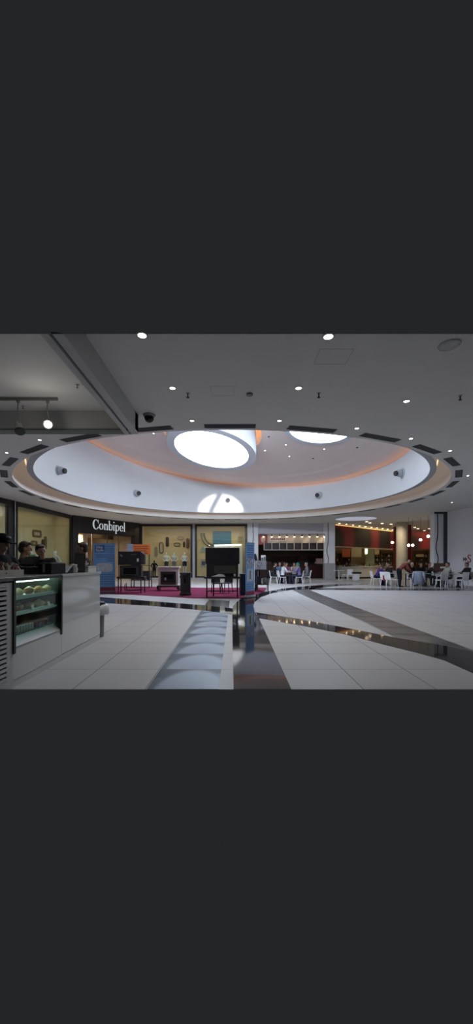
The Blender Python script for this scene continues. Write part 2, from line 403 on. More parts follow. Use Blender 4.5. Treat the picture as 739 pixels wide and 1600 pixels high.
# ---------------------------------------------------------------- walls and shop fronts
def wallseg(mb, p, q, z0, z1, t=.2, mi=0):
    p, q = Vector((*p, 0)), Vector((*q, 0)); d = q-p; n = Vector((-d.y, d.x, 0)).normalized()
    mb.box((p+q)/2+n*t/2+Vector((0, 0, (z0+z1)/2)), (d.length, t, z1-z0), rz=math.atan2(d.y, d.x), mi=mi)
M_shopin = mat('shop_cream_wall', (.66, .57, .34), .8, var=.05, scale=.8)
M_shopin2 = mat('shop_green_cream_wall', (.56, .52, .30), .8, var=.05, scale=.7)
M_conb = mat('shop_beige_wall', (.44, .34, .25), .8, var=.08, scale=1)
M_oak = mat('shop_floor', (.30, .25, .18), .4)
M_plinth = mat('pale_plinth', (.45, .45, .46), .5)
def shopwindow(n, p, q, z0, z1, ft=.13, label=None):
    """black framed glass front from p to q (xy), seen from its right-hand normal"""
    p, q = Vector((*p, 0)), Vector((*q, 0)); L = (q-p).length; rz = math.atan2((q-p).y, (q-p).x)
    b = MB(); D = .12
    b.span(0, L, -D/2, D/2, z0, z0+ft*.8); b.span(0, L, -D/2, D/2, z1-ft, z1)
    b.span(0, ft, -D/2, D/2, z0+ft*.8, z1-ft); b.span(L-ft, L, -D/2, D/2, z0+ft*.8, z1-ft)
    f = struct(b.build('window_%d' % n, M_black, loc=p, rz=rz, bevel=.01), label)
    b = MB(); b.span(ft, L-ft, -.008, .008, z0+ft*.8, z1-ft)
    struct(b.build('pane', M_glass, f)); return f
PL0, PL1, PLm, PCa, PCb = (-11.72, 11.0), (-11.42, 18.35), (-11.15, 20.8), (-10.86, 24.35), (-7.72, 29.3)
# left window run
pA = (-11.5, 17.0); pB = P(15, 0, 18.35).xy; pC = P(24, 0, 18.75).xy; pD = P(111, 0, 24.25).xy
ZW = CEIL-.14
b = MB(); wallseg(b, (-11.9, 9), pA, 0, CEIL); wallseg(b, pB, pC, 0, CEIL, .25, 1)
struct(b.build('wall_left', [M_white, M_black]))
b = MB(); b.span(0, .05, -.07, .0, 0, CEIL)
struct(b.build('trim_2', mat('steel_trim', (.5, .5, .5), .3, .8), loc=(*(Vector(pB)+(Vector(pC)-Vector(pB))*.72), 0), rz=math.atan2(pC[1]-pB[1], pC[0]-pB[0])), 'thin steel mullion strip between the left shop windows')
shopwindow(4, pA, pB, .1, ZW, label='left shop window cut by the picture edge')
shopwindow(5, pC, pD, .1, ZW, label='wide left shop window above the kiosk counter')
b = MB(); wallseg(b, pA, pB, 0, .1); wallseg(b, pC, pD, 0, .1)
wallseg(b, pA, pB, ZW, CEIL, mi=1); wallseg(b, pC, pD, ZW, CEIL, mi=1)
struct(b.build('trim_3', [M_plinth, M_black]), 'plinth and head of the left shop windows')
def outset(p, q, d):
    p, q = Vector(p), Vector(q); n = Vector((-(q-p).y, (q-p).x)).normalized(); return p+n*d, q+n*d
l0, l1 = outset(pA, pD, 1.2)
b = MB(); wallseg(b, l0+(l0-l1)*.3, l1, 0, CEIL, .15); wallseg(b, l1, pD, 0, CEIL, .08, 1)
struct(b.build('wall_left_shop', [M_shopin2, M_shopin]))
# clothing shop portal
dirc = (Vector(PCb)-Vector(PCa)).normalized(); nrm = Vector((-dirc.y, dirc.x)); rzc = math.atan2(dirc.y, dirc.x)
Lc = (Vector(PCb)-Vector(PCa)).length
b = MB(); HS = 3.42
b.span(0, .42, -.15, .25, 0, CEIL); b.span(Lc-.55, Lc, -.15, .25, 0, CEIL); b.span(.42, Lc-.55, -.15, .25, HS, CEIL)
struct(b.build('wall_portal', M_black, loc=(*PCa, 0), rz=rzc, bevel=.01))
b = MB()
b.span(-.2, .0, .3, 7, 0, CEIL); b.span(Lc, Lc+.15, .3, 7, 0, CEIL); b.span(-.2, Lc+.15, 7, 7.2, 0, CEIL)
b.span(.46, 1.55, 1.0, 1.2, 0, 3.7, mi=1); b.span(2.0, 2.8, 2.2, 2.35, 0, 3.6, mi=1)
b.span(0, Lc, .3, 7, 3.85, 3.95, mi=2)
b.span(0, Lc, 3.0, 3.3, 3.3, 3.85, mi=2)
struct(b.build('wall_clothes_shop', [M_conb, mat('shop_panel_beige', (.62, .50, .38), .7), mat('shop_brown', (.13, .09, .06), .7)], loc=(*PCa, 0), rz=rzc))
b = MB()
for x_ in (1.62, 2.9, 3.95): b.span(x_, x_+.06, .05, .11, 0, HS)
b.span(.42, Lc-.55, .05, .11, HS-.06, HS)
struct(b.build('door_1', mat('door_bronze', (.10, .075, .055), .35, .3), loc=(*PCa, 0), rz=rzc), 'bronze framed entrance of the clothes shop')
# back wall windows
YW = 29.3
w1a, w1b = XA(219, YW), XA(301, YW); w2a, w2b = XA(304.5, YW), XA(386, YW)
ZT = ZA(819, YW); ZB = .13
shopwindow(6, (w1a, YW), (w1b, YW), ZB, ZT, .17, 'shop window with the child mannequins')
shopwindow(7, (w2a, YW), (w2b, YW), ZB, ZT, .17, 'shop window with the blue poster')
b = MB(); b.span(w1a-.25, w1a, YW-.1, YW+.2, 0, CEIL, mi=1); b.span(w1b, w2a, YW-.1, YW+.2, 0, CEIL)
b.span(w1a, w2b, YW-.06, YW+.2, 0, ZB); b.span(w1a, w2b, YW-.06, YW+.2, ZT, CEIL, mi=2)
struct(b.build('wall_back', [M_plinth, M_black, M_grey]))
def wbox(name, m, *a): struct(MB().span(*a).build(name, m))
wbox('wall_shop_back', M_shopin, w1a-.3, w2b+.1, YW+2.2, YW+2.4, 0, CEIL); wbox('wall_shop_left', M_shopin, w1a-.3, w1a-.15, YW+.2, YW+2.2, 0, CEIL); wbox('wall_shop_right', M_shopin, w2b, w2b+.12, YW+.2, YW+2.2, 0, CEIL); wbox('wall_shop_middle', M_shopin, w1b+.05, w1b+.15, YW+.2, YW+2.2, 0, CEIL)
b = MB(); b.span(w1a-.1, w2b, YW+.15, YW+2.2, 0, .14); struct(b.build('floor_shop_window', M_oak))
# white pillars with a black wavy line
def pillar(name, x0, x1, Y, depth, xl, label, base=None):
    xa, xb = XA(x0, Y), XA(x1, Y)
    b = MB(); b.span(xa, xb, Y, Y+depth, 0, CEIL)
    if base: b.span(xa-.03, xb+.03, Y-.04, Y+depth, 0, base, mi=1)
    o = struct(b.build(name, [M_white, mat('pillar_base_stone', (.40, .40, .41), .5)], bevel=.012), label)
    b = MB(); zs = [CEIL-.02-(CEIL-.9)*k/40 for k in range(41)]
    xm = XA(xl, Y)
    pts = []
    for k, z in enumerate(zs):
        t = k/40; pts.append(Vector((xm+.02*math.sin(t*5)-.10*math.exp(-((t-.6)/.13)**2)+.06*math.exp(-((t-.8)/.09)**2), Y-.012, z)))
    w = .028
    b.ringplate([p+Vector((-w, 0, 0)) for p in pts], [p+Vector((w, 0, 0)) for p in pts], (0, .012, 0), closed=False)
    struct(b.build('wavy_line', M_black, o)); return o
pillar('trim_4', 387, 403.5, 29.0, .5, 395, 'white pillar left of the snack bar')
pillar('trim_5', 507.5, 523.5, 28.9, .5, 512.5, 'white pillar between snack bar and restaurant', base=ZA(880, 28.9))
pillar('trim_6', 678.5, 693.5, 22.8, .5, 683.5, 'white pillar at the right end of the restaurant')
b = MB(); b.span(XA(693.5, 22.75), XA(698.5, 22.75), 22.7, 23.2, 0, CEIL); b.span(XA(679, 22.75), XA(698.5, 22.75), 22.74, 22.8, CEIL-.12, CEIL)
struct(b.build('trim_7', mat('dark_grey_frame', (.05, .05, .055), .5)), 'dark frame at the edge of the white wall')
# right wall
M_wallr = mat('right_wall_paint', (.84, .83, .88), .55, var=.02, scale=1)
b = MB(); wallseg(b, (XA(698, 22.75), 22.75), (13.5, 20.4), 0, CEIL, .3); wallseg(b, (13.5, 20.4), (13.9, 9.0), 0, CEIL, .3)
struct(b.build('wall_right', M_wallr))
# snack bar (middle)
sa, sb = XA(403.5, 29.3), XA(508, 29.3)
M_dark = mat('dark_brown_panel', (.030, .018, .015), .6, var=.2)
b = MB(); b.span(sa, sb, 29.35, 29.6, ZA(834.5, 29.4), CEIL)
struct(b.build('wall_snack_fascia', mat('fascia_grey', (.64, .65, .72), .6)))
wbox('wall_snack_back', M_dark, sa-.5, 7.9, 33.6, 33.8, 0, CEIL); wbox('wall_snack_left', M_dark, sa-.15, sa, 29.6, 33.6, 0, CEIL); 0
# restaurant shell
M_rest = mat('restaurant_cream', (.50, .42, .27), .7, var=.1, scale=1)
wbox('wall_restaurant_back', M_rest, 8.0, 26, 40, 40.2, 0, CEIL); wbox('wall_restaurant_right', M_rest, 24, 24.2, 20, 40, 0, CEIL); wbox('wall_restaurant_left', M_dark, 7.95, XA(522, 29.4), 29.4, 40, 0, CEIL)
def mural_material():
    m, nt, bs = nodes('red_black_mural')
    tc = nt.nodes.new('ShaderNodeTexCoord'); mp = nt.nodes.new('ShaderNodeMapping')
    mp.inputs['Scale'].default_value = (.30, .30, .30)
    nt.links.new(tc.outputs['Object'], mp.inputs[0])
    wv = nt.nodes.new('ShaderNodeTexWave'); wv.wave_type = 'RINGS'; wv.rings_direction = 'SPHERICAL'
    wv.inputs['Scale'].default_value = .30; wv.inputs['Distortion'].default_value = 9; wv.inputs['Detail'].default_value = 1.0; wv.inputs['Detail Scale'].default_value = .6
    nt.links.new(mp.outputs[0], wv.inputs['Vector'])
    r = nt.nodes.new('ShaderNodeValToRGB'); e = r.color_ramp.elements
    e[0].position = .50; e[0].color = (.016, .010, .010, 1); e[1].position = .72; e[1].color = (.13, .010, .013, 1)
    x = e.new(.92); x.color = (.24, .025, .03, 1)
    nt.links.new(wv.outputs[0], r.inputs[0]); nt.links.new(r.outputs[0], bs.inputs['Base Color']); bs.inputs['Roughness'].default_value = .55
    return m
M_mural = mural_material()
z0m, z1m = EYE+1.37, EYE+3.03
def plank(name, p, q, z0, z1, t, m, **k):
    p, q = Vector((*p, 0)), Vector((*q, 0))
    b = MB(); b.span(0, (q-p).length, 0, t, 0, z1-z0); return b.build(name, m, loc=p+Vector((0, 0, z0)), rz=math.atan2((q-p).y, (q-p).x), **k)
struct(plank('trim_8', (8.1, 29.2), (15.6, 35.5), z0m, z1m, .3, M_mural), 'red and black painted bulkhead over the restaurant counter')
struct(plank('trim_9', (XA(637, 35.2), 35.2), (21.5, 35.2), z0m, z1m, .3, M_mural), 'red and black painted bulkhead at the back of the restaurant')
b = MB()
for k in range(60):
    b.lathe([(.42, 0), (.42, .07)], (0, 0, .075*k), n=20)
col = b.build('trim_10', mat('cream_column', (.50, .46, .38), .5), loc=(XA(628, 28.5), 28.5, 0)); struct(col, 'ribbed cream column inside the restaurant')
b = MB(); b.span(0, .42, 0, .3, 0, CEIL-.15); struct(b.build('trim_11', mat('red_panel', (.23, .012, .016), .5), loc=(XA(634.5, 28.9), 28.9, 0)), 'red panel beside the cream column')
b = MB(); b.span(0, .3, 0, .25, 0, CEIL-.1); struct(b.build('trim_12', mat('red_panel_dark', (.09, .01, .012), .5), loc=(XA(616, 31), 31, 0)), 'dark red panel left of the cream column')
M_cs = mat('bulkhead_strip', (1, .8, .4), .5, emit=(1, .62, .22), strength=1.2)
struct(plank('trim_13', (8.12, 29.1), (15.62, 35.4), z1m+.02, z1m+.07, .06, M_cs), 'glowing strip along the top of the painted bulkhead')
struct(plank('trim_14', (8.1, 29.16), (15.6, 35.46), z0m-.06, z0m, .32, mat('cream_edge', (.55, .48, .36), .5)), 'cream lower edge of the painted bulkhead')
# ================================================================ CEILING FIXTURES
M_trimring = mat('downlight_ring', (.55, .55, .54), .4)
def downlight(p, label, r=.06, m=None, power=0, group='recessed downlights in the grey ceiling'):
    o = thing('recessed_downlight', label, 'ceiling light', p, 0, group)
    r *= .8
    b = MB(); b.lathe([(r*1.0, -.012), (r*1.35, -.010), (r*1.4, 0), (r*1.0, 0)], n=20, caps=False); b.build('ring', M_trimring, o)
    b = MB(); b.lathe([(.001, -.006), (r, -.006), (r, 0), (.001, 0)], n=20); b.build('lamp', m or M_lamp, o)
    if power:
        light('downlight_beam', 'SPOT', Vector(p)+Vector((0, 0, -.03)), power, (1, .97, .92), .05, spot=2.0, blend=.9)
    return o
DL = [((222, 523.5), .075, 'bright downlight at the picture top edge right of the beam'), ((513, 525.5), .08, 'bright downlight at the picture top edge above the access panel'),
      ((269.5, 606), .062, 'downlight left of the faint panel outlines, nearest the beam in its row'), ((466.5, 606), .066, 'downlight below and left of the square access panel'),
      ((635, 626.5), .066, 'downlight below the round grille on the right'), ((300, 657), .055, 'downlight just above the dome edge right of the black camera'),
      ((436.5, 657), .055, 'downlight just above the dome edge at the middle'), ((557.5, 669), .055, 'downlight above the second right vent at the dome edge'),
      ((642, 685), .055, 'downlight above the third right vent at the dome edge'), ((703, 704), .055, 'downlight near the right picture edge beside the dome vents'),
      ((62, 687), .05, 'downlight just below the kiosk beam on the left'), ((10.5, 707), .05, 'downlight at the left picture edge beside the dome vents'),
      ((731, 743), .05, 'faint downlight at the right picture edge level with the dome'), ((706, 785), .05, 'small far downlight above the white right wall')]
for (px, r, lab) in DL: downlight(CE(*px), lab, r, power=44 if px[1] < 700 else 0)
ORD = ['nearest', 'first', 'second', 'third', 'fourth', 'fifth', 'sixth', 'seventh', 'eighth', 'ninth', 'tenth', 'eleventh', 'twelfth', 'thirteenth', 'fourteenth', 'fifteenth']
M_slot = mat('vent_dark', (.035, .035, .04), .6); M_slat = mat('vent_slat', (.09, .09, .10), .5)
NV = 30
for k in range(NV):
    t = 2*PI*k/NV
    side = 'right' if k <= 15 else 'left'; q = k if k <= 15 else NV-k
    lab = 'dark slot air vent, the one nearest the camera at the dome edge' if k == 0 else ('dark slot air vent on the dome edge, farthest one at the back' if k == 15 else 'dark slot air vent on the dome edge, %s to the %s of the nearest one' % (ORD[q], side))
    x, y = EL(9.15+.13, 8.85+.13, t); x2, y2 = EL(9.15+.36, 8.85+.36, t)
    tx, ty = 9.3*math.cos(t), 9.0*math.sin(t)
    o = thing('air_vent', lab, 'vent', ((x+x2)/2, (y+y2)/2, CEIL), math.atan2(ty, tx), 'slot vents around the dome')
    b = MB(); L, W = 1.16, .20
    b.span(-L/2, L/2, -W/2, W/2, -.006, -.001); b.build('opening', M_slot, o)
    b = MB()
    b.span(-L/2-.02, L/2+.02, -W/2-.015, -W/2, -.012, -.001); b.span(-L/2-.02, L/2+.02, W/2, W/2+.015, -.012, -.001)
    for x_ in (-L/2-.02, L/2): b.span(x_, x_+.02, -W/2, W/2, -.012, -.001)
    for w in (-.05, 0, .05): b.span(-L/2, L/2, w-.008, w+.008, -.012, -.006)
    b.build('frame', M_slat, o)
# security dome camera
o = thing('security_camera', 'black dome security camera on the ceiling beside the kiosk beam', 'camera', CE(233, 648))
b = MB(); b.lathe([(.10, -.05), (.13, -.03), (.13, 0), (.10, 0)]); b.build('base', mat('camera_base', (.30, .30, .31), .5), o, smooth=True)
b = MB(); b.ell((0, 0, -.06), (.105, .105, .11), u=20, v=12); b.build('dome', mat('camera_dome', (.01, .01, .012), .1), o, smooth=True)
# round grille
o = thing('ceiling_speaker', 'large round slotted grille in the ceiling at top right', 'speaker grille', CE(702, 539))
b = MB(); b.lathe([(.128, -.014), (.15, -.012), (.155, 0), (.128, 0)], n=32, caps=False); b.build('rim', M_grey, o)
b = MB(); b.lathe([(.001, -.004), (.13, -.004), (.13, 0), (.001, 0)], n=32); b.build('recess', M_slot, o)
b = MB()
for k in range(-4, 5):
    x = k*.029; h = math.sqrt(max(.0, .128**2-x*x)); b.box((x, 0, -.010), (.015, 2*h, .010))
b.build('slat', mat('grille_slat', (.80, .80, .80), .5), o, rz=.15)
# sprinklers, smoke detector, access panels
for px, lab in (((293.5, 614), 'small pendent sprinkler in the ceiling left of the smoke detector'), ((498, 614), 'small pendent sprinkler below the square access panel'), ((719, 618), 'small pendent sprinkler near the right picture edge')):
    o = thing('sprinkler', lab, 'sprinkler', CE(*px), 0, 'ceiling sprinklers')
    b = MB(); b.lathe([(.035, -.01), (.035, 0), (.01, 0)], n=14); b.build('plate', M_grey, o)
    b = MB(); b.cyl((0, 0, -.08), (0, 0, -.008), .012, n=8); b.cyl((0, 0, -.088), (0, 0, -.08), .03, n=10); b.build('head', M_slot, o)
o = thing('smoke_detector', 'small round smoke detector in the ceiling between two downlights', 'smoke detector', CE(390, 615))
b = MB(); b.lathe([(.045, -.045), (.06, -.03), (.06, 0), (.02, 0)], n=18); b.build('body', mat('detector', (.34, .34, .34), .5), o)
b = MB(); b.lathe([(.046, -.034), (.063, -.028), (.063, -.018), (.046, -.018)], n=18); b.build('slot_band', M_slot, o)
def panel(px, label):
    pts = [CE(*p) for p in px]
    xs = [p.x for p in pts]; ys = [p.y for p in pts]
    x0, x1, y0, y1 = min(xs), max(xs), min(ys), max(ys)
    b = MB(); g = .006
    for s_ in ((x0, x1, y0, y0+g), (x0, x1, y1-g, y1), (x0, x0+g, y0, y1), (x1-g, x1, y0, y1)): b.span(*s_, CEIL-.003, CEIL-.0005)
    tag(b.build('access_panel', mat('panel_joint', (.46, .46, .45), .7)), label, 'ceiling panel')
panel([(490, 569), (540, 569), (545, 545), (503, 545)], 'square flush access panel outlined in the ceiling at top middle')
panel([(331, 618), (366, 618), (366, 603), (333, 603)], 'faint flush access panel outline left of the smoke detector')
# panel of light over the restaurant walkway
o = thing('ceiling_light_panel', 'long bright light panel in the ceiling before the restaurant', 'ceiling light', CE(556, 810.5))
b = MB(); b.lathe([(.001, -.01), (1.25, -.01), (1.25, 0), (.001, 0)], n=40, sx=1.15, sy=1.0); b.build('diffuser', mat('panel_glow', (.8, .85, 1), .5, emit=(.75, .82, 1), strength=.33), o)
b = MB(); b.ringplate([Vector((1.15*1.31*math.cos(k*PI/20), 1.31*math.sin(k*PI/20), -.012)) for k in range(40)], [Vector((1.15*1.25*math.cos(k*PI/20), 1.25*math.sin(k*PI/20), -.012)) for k in range(40)], (0, 0, .012)); b.build('rim', M_grey, o)
# spot heads on the drum
def drum_hit(x, y):
    k = (x-CX)/F; a, bb = 8.44, 8.30
    A = (k/a)**2+(1/bb)**2; B = -2*k*DX/a**2-2*DY/bb**2; Cc = (DX/a)**2+(DY/bb)**2-1
    Y = (-B+math.sqrt(B*B-4*A*Cc))/(2*A); return P(x, y, Y)
M_cam = mat('spot_housing', (.50, .53, .57), .35, .1)
LB = ['leftmost', 'second from the left', 'middle, beside the sun patch', 'second from the right', 'rightmost']
for i, px in enumerate([(90, 735), (213, 771), (356, 782), (499, 774), (629, 739)]):
    p = drum_hit(*px); nrm_ = Vector(((DX-p.x)/8.44**2, (DY-p.y)/8.3**2, 0)).normalized()
    sc_ = 1.0
    o = thing('wall_spotlight', 'round white spotlight on the dome wall, %s of five' % LB[i], 'spotlight', p, math.atan2(-nrm_.x, nrm_.y), 'spotlights on the dome wall')
    b = MB(); b.cyl((0, 0, 0), (0, .05, 0), .24, .22, n=24); b.build('mount', M_cam, o, bevel=.01)
    b = MB(); b.ell((0, .16, -.01), (.185, .20, .185), u=20, v=14); b.build('housing', M_cam, o, smooth=True)
    d = Vector((.15*(1 if i < 2 else (-1 if i > 2 else 0)), .9, -.12)).normalized()
    b = MB(); c_ = Vector((0, .16, -.01)); b.cyl(c_+d*.10, c_+d*.235, .12, .11, n=20); b.build('lens', M_black, o)
    b = MB(); b.cyl(c_+d*.18, c_+d*.25, .135, .125, n=20).cyl(c_+d*.17, c_+d*.252, .10, .10, n=20); b.build('lens_hood', M_slot, o)
# small lights in the dome ceiling
for px, lab in (((414, 704), 'tiny dome downlight beside the hanging skylight'), ((446.7, 695), 'tiny dome downlight left of the half hidden skylight'), ((452, 713), 'tiny dome downlight below the others between the skylights'), ((506.5, 701.5), 'tiny dome downlight under the half hidden skylight'), ((240, 677), 'tiny dome downlight left of the hanging skylight')):
    Y = 14.0
    for _ in range(60):
        Y2 = hs(XA(px[0], Y), Y)*F/(HY-px[1]); Y += .5*(Y2-Y)
    p = P(*px, Y); p.z = EYE+hs(p.x, p.y)
    downlight(p, lab, .05, group='tiny downlights in the dome ceiling')
for px, lab in (((420, 682), 'dark sensor dot in the dome near the hanging skylight'), ((558, 699), 'dark sensor dot in the dome at far right'), ((489, 716), 'dark sensor dot in the dome below the half hidden skylight')):
    Y = 14.0
    for _ in range(60): Y += .5*(hs(XA(px[0], Y), Y)*F/(HY-px[1])-Y)
    p = P(*px, Y); p.z = EYE+hs(p.x, p.y)
    b = MB(); b.lathe([(.03, -.04), (.05, -.02), (.05, 0), (.01, 0)], n=12); tag(b.build('ceiling_sensor', M_slot, loc=p), lab, 'sensor', 'sensors in the dome ceiling')
# track with two spots in the kiosk bay
M_track = mat('track_grey', (.22, .22, .20), .5)
o = thing('track_light', 'grey ceiling track with two hanging spotlights over the kiosk', 'track light', (XA(45, 7.05), 7.05, CEIL))
hw = 7.05/F*45
b = MB(); b.span(-hw-.6, hw, -.02, .02, -.055, 0); b.build('track', M_track, o, bevel=.004)
for sx_, lit in ((XA(30, 7.05)-XA(45, 7.05), 0), (XA(76, 7.05)-XA(45, 7.05), 1)):
    zc = ZA(669 if not lit else 663, 7.05)-CEIL
    b = MB(); b.cyl((sx_-.02, 0, -.05), (sx_-.02, 0, -.10), .03, n=12); b.tube([(sx_-.02, 0, -.09), (sx_-.03, 0, -.24), (sx_+.01, 0, zc+.09)], .011)
    st_ = b.build('stem', M_track, o)
    b = MB()
    if lit:
        d = Vector((.12, -.8, -.35)).normalized()
    else: d = Vector((.35, -.3, -.85)).normalized()
    c_ = Vector((sx_, 0, zc))
    b.cyl(c_-d*.10, c_+d*.06, .055, .085, n=20); b.ell(c_-d*.10, .055)
    hd = b.build('spot_head', mat('spot_chrome', (.45, .45, .44), .3, .6), o, smooth=False)
    b = MB(); b.cyl(c_+d*.055, c_+d*.068, .055, n=20); b.build('spot_lamp', mat('track_lamp', (1, 1, 1), .5, emit=(1, .97, .9), strength=60) if lit else M_black, hd)
    if not lit:
        b = MB(); b.cyl(c_+d*.06, c_+d*.10, .09, .09, n=20); b.build('barn_ring', M_black, hd)
light('track_beam', 'SPOT', P(76, 668, 6.9), 60, (1, .95, .85), .05, spot=1.9, blend=.7).rotation_euler = (.5, 0, 0)
light('track_glow', 'POINT', P(70, 664, 6.75), 2.5, (1, .95, .82), .05)
for px, lab in (((36, 634), 'tiny sprinkler in the kiosk bay beside the track'), ((121, 601), 'tiny sprinkler in the kiosk bay near the slot beam')):
    o = thing('sprinkler', lab, 'sprinkler', CE(*px), 0, 'kiosk bay sprinklers')
    b = MB(); b.cyl((0, 0, -.055), (0, 0, 0), .008, n=8); b.cyl((0, 0, -.06), (0, 0, -.054), .022, n=10); b.build('head', M_track, o)
    b = MB(); b.lathe([(.03, -.008), (.03, 0), (.008, 0)], n=12); b.build('plate', M_grey, o)

# ================================================================ KIOSK COUNTER
FX = -2.29; BX = -3.02
M_ctr = mat('counter_white_gloss', (.62, .64, .62), .10, var=.012, scale=2, spec=.6, coat=.5)
M_ctr2 = mat('counter_vent_white', (.60, .60, .57), .4, var=.02)
M_top = mat('counter_top', (.50, .51, .50), .2)
counter = thing('kiosk_counter', 'white glossy kiosk counter with a built-in pastry display at left', 'counter', (FX, 4.8, 0))
oy = -4.8; ox = -FX
def cb(mb, x0, x1, y0, y1, z0, z1, mi=0): return mb.span(x0+ox, x1+ox, y0+oy, y1+oy, z0, z1, mi)
YE, YV, YG = 6.23, 3.78, 4.83
b = MB(); cb(b, BX, FX, YG, YE, .085, 1.115); b.build('end_cabinet', M_ctr, counter, bevel=.012)
b = MB(); cb(b, BX, FX, YV, YG, .085, .40); 
b.build('lower_panel', M_ctr, counter)
b = MB(); b.prism([(FX+ox, YV+oy, .40), (FX+ox-.10, YV+oy, .40), (FX+ox-.10, YV+oy, .505), (FX+ox-.085, YV+oy, .505), (FX+ox, YV+oy, .425)], (0, YG-YV, 0))
b.build('case_sill', mat('sill_satin', (.40, .42, .42), .5), counter)
b = MB(); cb(b, BX+.02, FX-.02, YV, YE, 0, .085); cb(b, FX-.02, FX-.005, 3.762, YE-.01, .0, .08)
b.build('plinth', mat('counter_plinth', (.58, .58, .56), .35), counter)
# slotted panel
b = MB(); y0s, y1s = 3.50, 3.672
b.prism([(FX-.02+ox, 3.46+oy, .105), (FX-.02+ox, 3.761+oy, .001), (FX-.02+ox, YV+oy, .001), (FX-.02+ox, YV+oy, .112), (FX-.02+ox, 3.46+oy, .112)], (.02, 0, 0))
cb(b, FX-.02, FX, y1s, YV, .112, 1.10); cb(b, FX-.02, FX, 3.46, y0s, .112, 1.10)
zs = [.085+.0482*k for k in range(22)]
cb(b, FX-.02, FX, y0s, y1s, 1.052, 1.10)
for k in range(20):
    z = .115+.0482*k; cb(b, FX-.02, FX, y0s, y1s, z, z+.028)
cb(b, BX, FX-.12, 3.46, YV, .085, 1.10); b.build('vent_panel', M_ctr2, counter)
b = MB(); cb(b, FX-.12, FX-.06, 3.47, YV-.02, .09, 1.09); b.build('vent_backing', M_black, counter)
b = MB(); cb(b, BX-.03, FX+.012, YG-.01, YE+.015, 1.115, 1.155); cb(b, BX-.03, FX+.012, 3.46, YV, 1.115, 1.155, 1); cb(b, BX-.03, FX-.38, YV, YG-.01, 1.115, 1.155)
cb(b, FX-.38, FX+.004, YV, YG-.01, 1.135, 1.155, 1)
b.build('worktop', [M_top, mat('worktop_dark_edge', (.10, .10, .10), .3)], counter, bevel=.004)
M_case = mat('case_black', (.014, .016, .015), .3)
b = MB(); cb(b, FX-.03, FX+.016, YV-.012, YV+.022, .36, 1.14); cb(b, FX-.03, FX+.016, YG-.024, YG+.008, .36, 1.14); cb(b, FX-.03, FX+.016, YV, YG, 1.112, 1.137)
case = b.build('display_case', M_case, counter)
b = MB(); cb(b, BX+.02, BX+.05, YV, YG, .40, 1.115); cb(b, BX+.05, FX-.11, YV, YG, .40, .515); cb(b, BX+.05, FX-.03, YV, YV+.015, .4, 1.115); cb(b, BX+.05, FX-.03, YG-.015, YG, .4, 1.115)
b.build('case_lining', mat('case_lining', (.09, .13, .12), .35), case)
for z in (.755, .925):
    b = MB(); cb(b, BX+.06, FX-.05, YV+.02, YG-.02, z-.012, z); cb(b, FX-.052, FX-.044, YV+.02, YG-.02, z-.02, z+.006, 1); b.build('shelf', [mat('shelf_glass_dark', (.10, .14, .14), .15), mat('shelf_edge', (.45, .6, .55), .2)], case)
b = MB(); cb(b, FX-.03, FX-.022, YV+.02, YG-.02, .505, 1.115); b.build('glass_pane', glass('green_glass', (.86, .97, .93), .05), case)
b = MB(); b.cyl((FX-.15+ox, YV+.04+oy, 1.095), (FX-.15+ox, YG-.04+oy, 1.095), .012, n=10); b.build('case_lamp', mat('case_lamp', (1, 1, .9), .5, emit=(.80, 1, .84), strength=4), case)
light('case_light', 'AREA', (FX-.24, 4.3, 1.10), 1.7, (.88, 1, .84), .08, size_y=.9).data.spread = 1.5
light('case_light', 'AREA', (FX-.22, 4.3, .74), .25, (.9, 1, .85), .05, size_y=.9).data.spread = 1.5
# pastries on the shelves
PC = [mat('pastry_gold', (.62, .42, .15), .6, var=.25, scale=30), mat('pastry_pale', (.78, .66, .38), .6, var=.2, scale=30), mat('pastry_brown', (.36, .19, .07), .6, var=.3, scale=30)]
M_cream = mat('cream_white', (.85, .83, .72), .5)
kinds = ['croissant', 'filled_roll', 'round_bun']
def pastry(kind, loc, rz, label, grp, m):
    b = MB()
    if kind == 'croissant':
        for k in range(7):
            t = (k-3)/3; b.ell((.075*t, .03*t*t, .024-.006*abs(t)), (.018, .030*(1-.45*abs(t)), .028*(1-.4*abs(t))), u=10, v=8)
    elif kind == 'filled_roll':
        b.ell((0, 0, .028), (.075, .034, .028), u=14, v=8)
    else:
        b.ell((0, 0, .026), (.045, .045, .028), u=14, v=8)
    o = b.build(kind, m, loc=loc, rz=rz, smooth=True); o.scale = (1.35, 1.35, 1.5); tag(o, label, 'pastry', grp)
    if kind == 'filled_roll':
        b = MB(); b.ell((0, .012, .030), (.066, .028, .012), u=12, v=6); b.build('filling', M_cream, o, smooth=True)
    if kind == 'round_bun':
        b = MB(); b.ell((0, 0, .044), (.022, .022, .016), u=10, v=6); b.build('topping', M_cream, o, smooth=True)
rs = random.Random(3)
for row, (z, tag_, n) in enumerate(((.925, 'upper', 9), (.755, 'middle', 9))):
    b = MB(); b.span(-.10, .10, -.46, .46, 0, .008); b.span(-.10, .10, -.46, -.452, .008, .02); b.span(-.10, .10, .452, .46, .008, .02); b.span(.092, .10, -.452, .452, .008, .02)
    tag(b.build('pastry_tray', mat('tray_pale', (.66, .70, .64), .3), loc=(FX-.165, 4.30, z)), 'pale tray of pastries on the %s shelf of the display' % tag_, 'tray', 'trays in the display case')
    for k in range(n):
        kk = kinds[(k+row) % 3]
        pastry(kk, (FX-.125-.05*(k % 2), 3.87+.103*k, z+.009), rs.uniform(-.5, .5)+PI/2, '%s %s, number %d from the left on the %s display shelf' % (['golden', 'pale', 'brown'][(k*2+row) % 3], kk.replace('_', ' '), k+1, tag_), 'pastries on the %s shelf' % tag_, PC[(k*2+row) % 3])
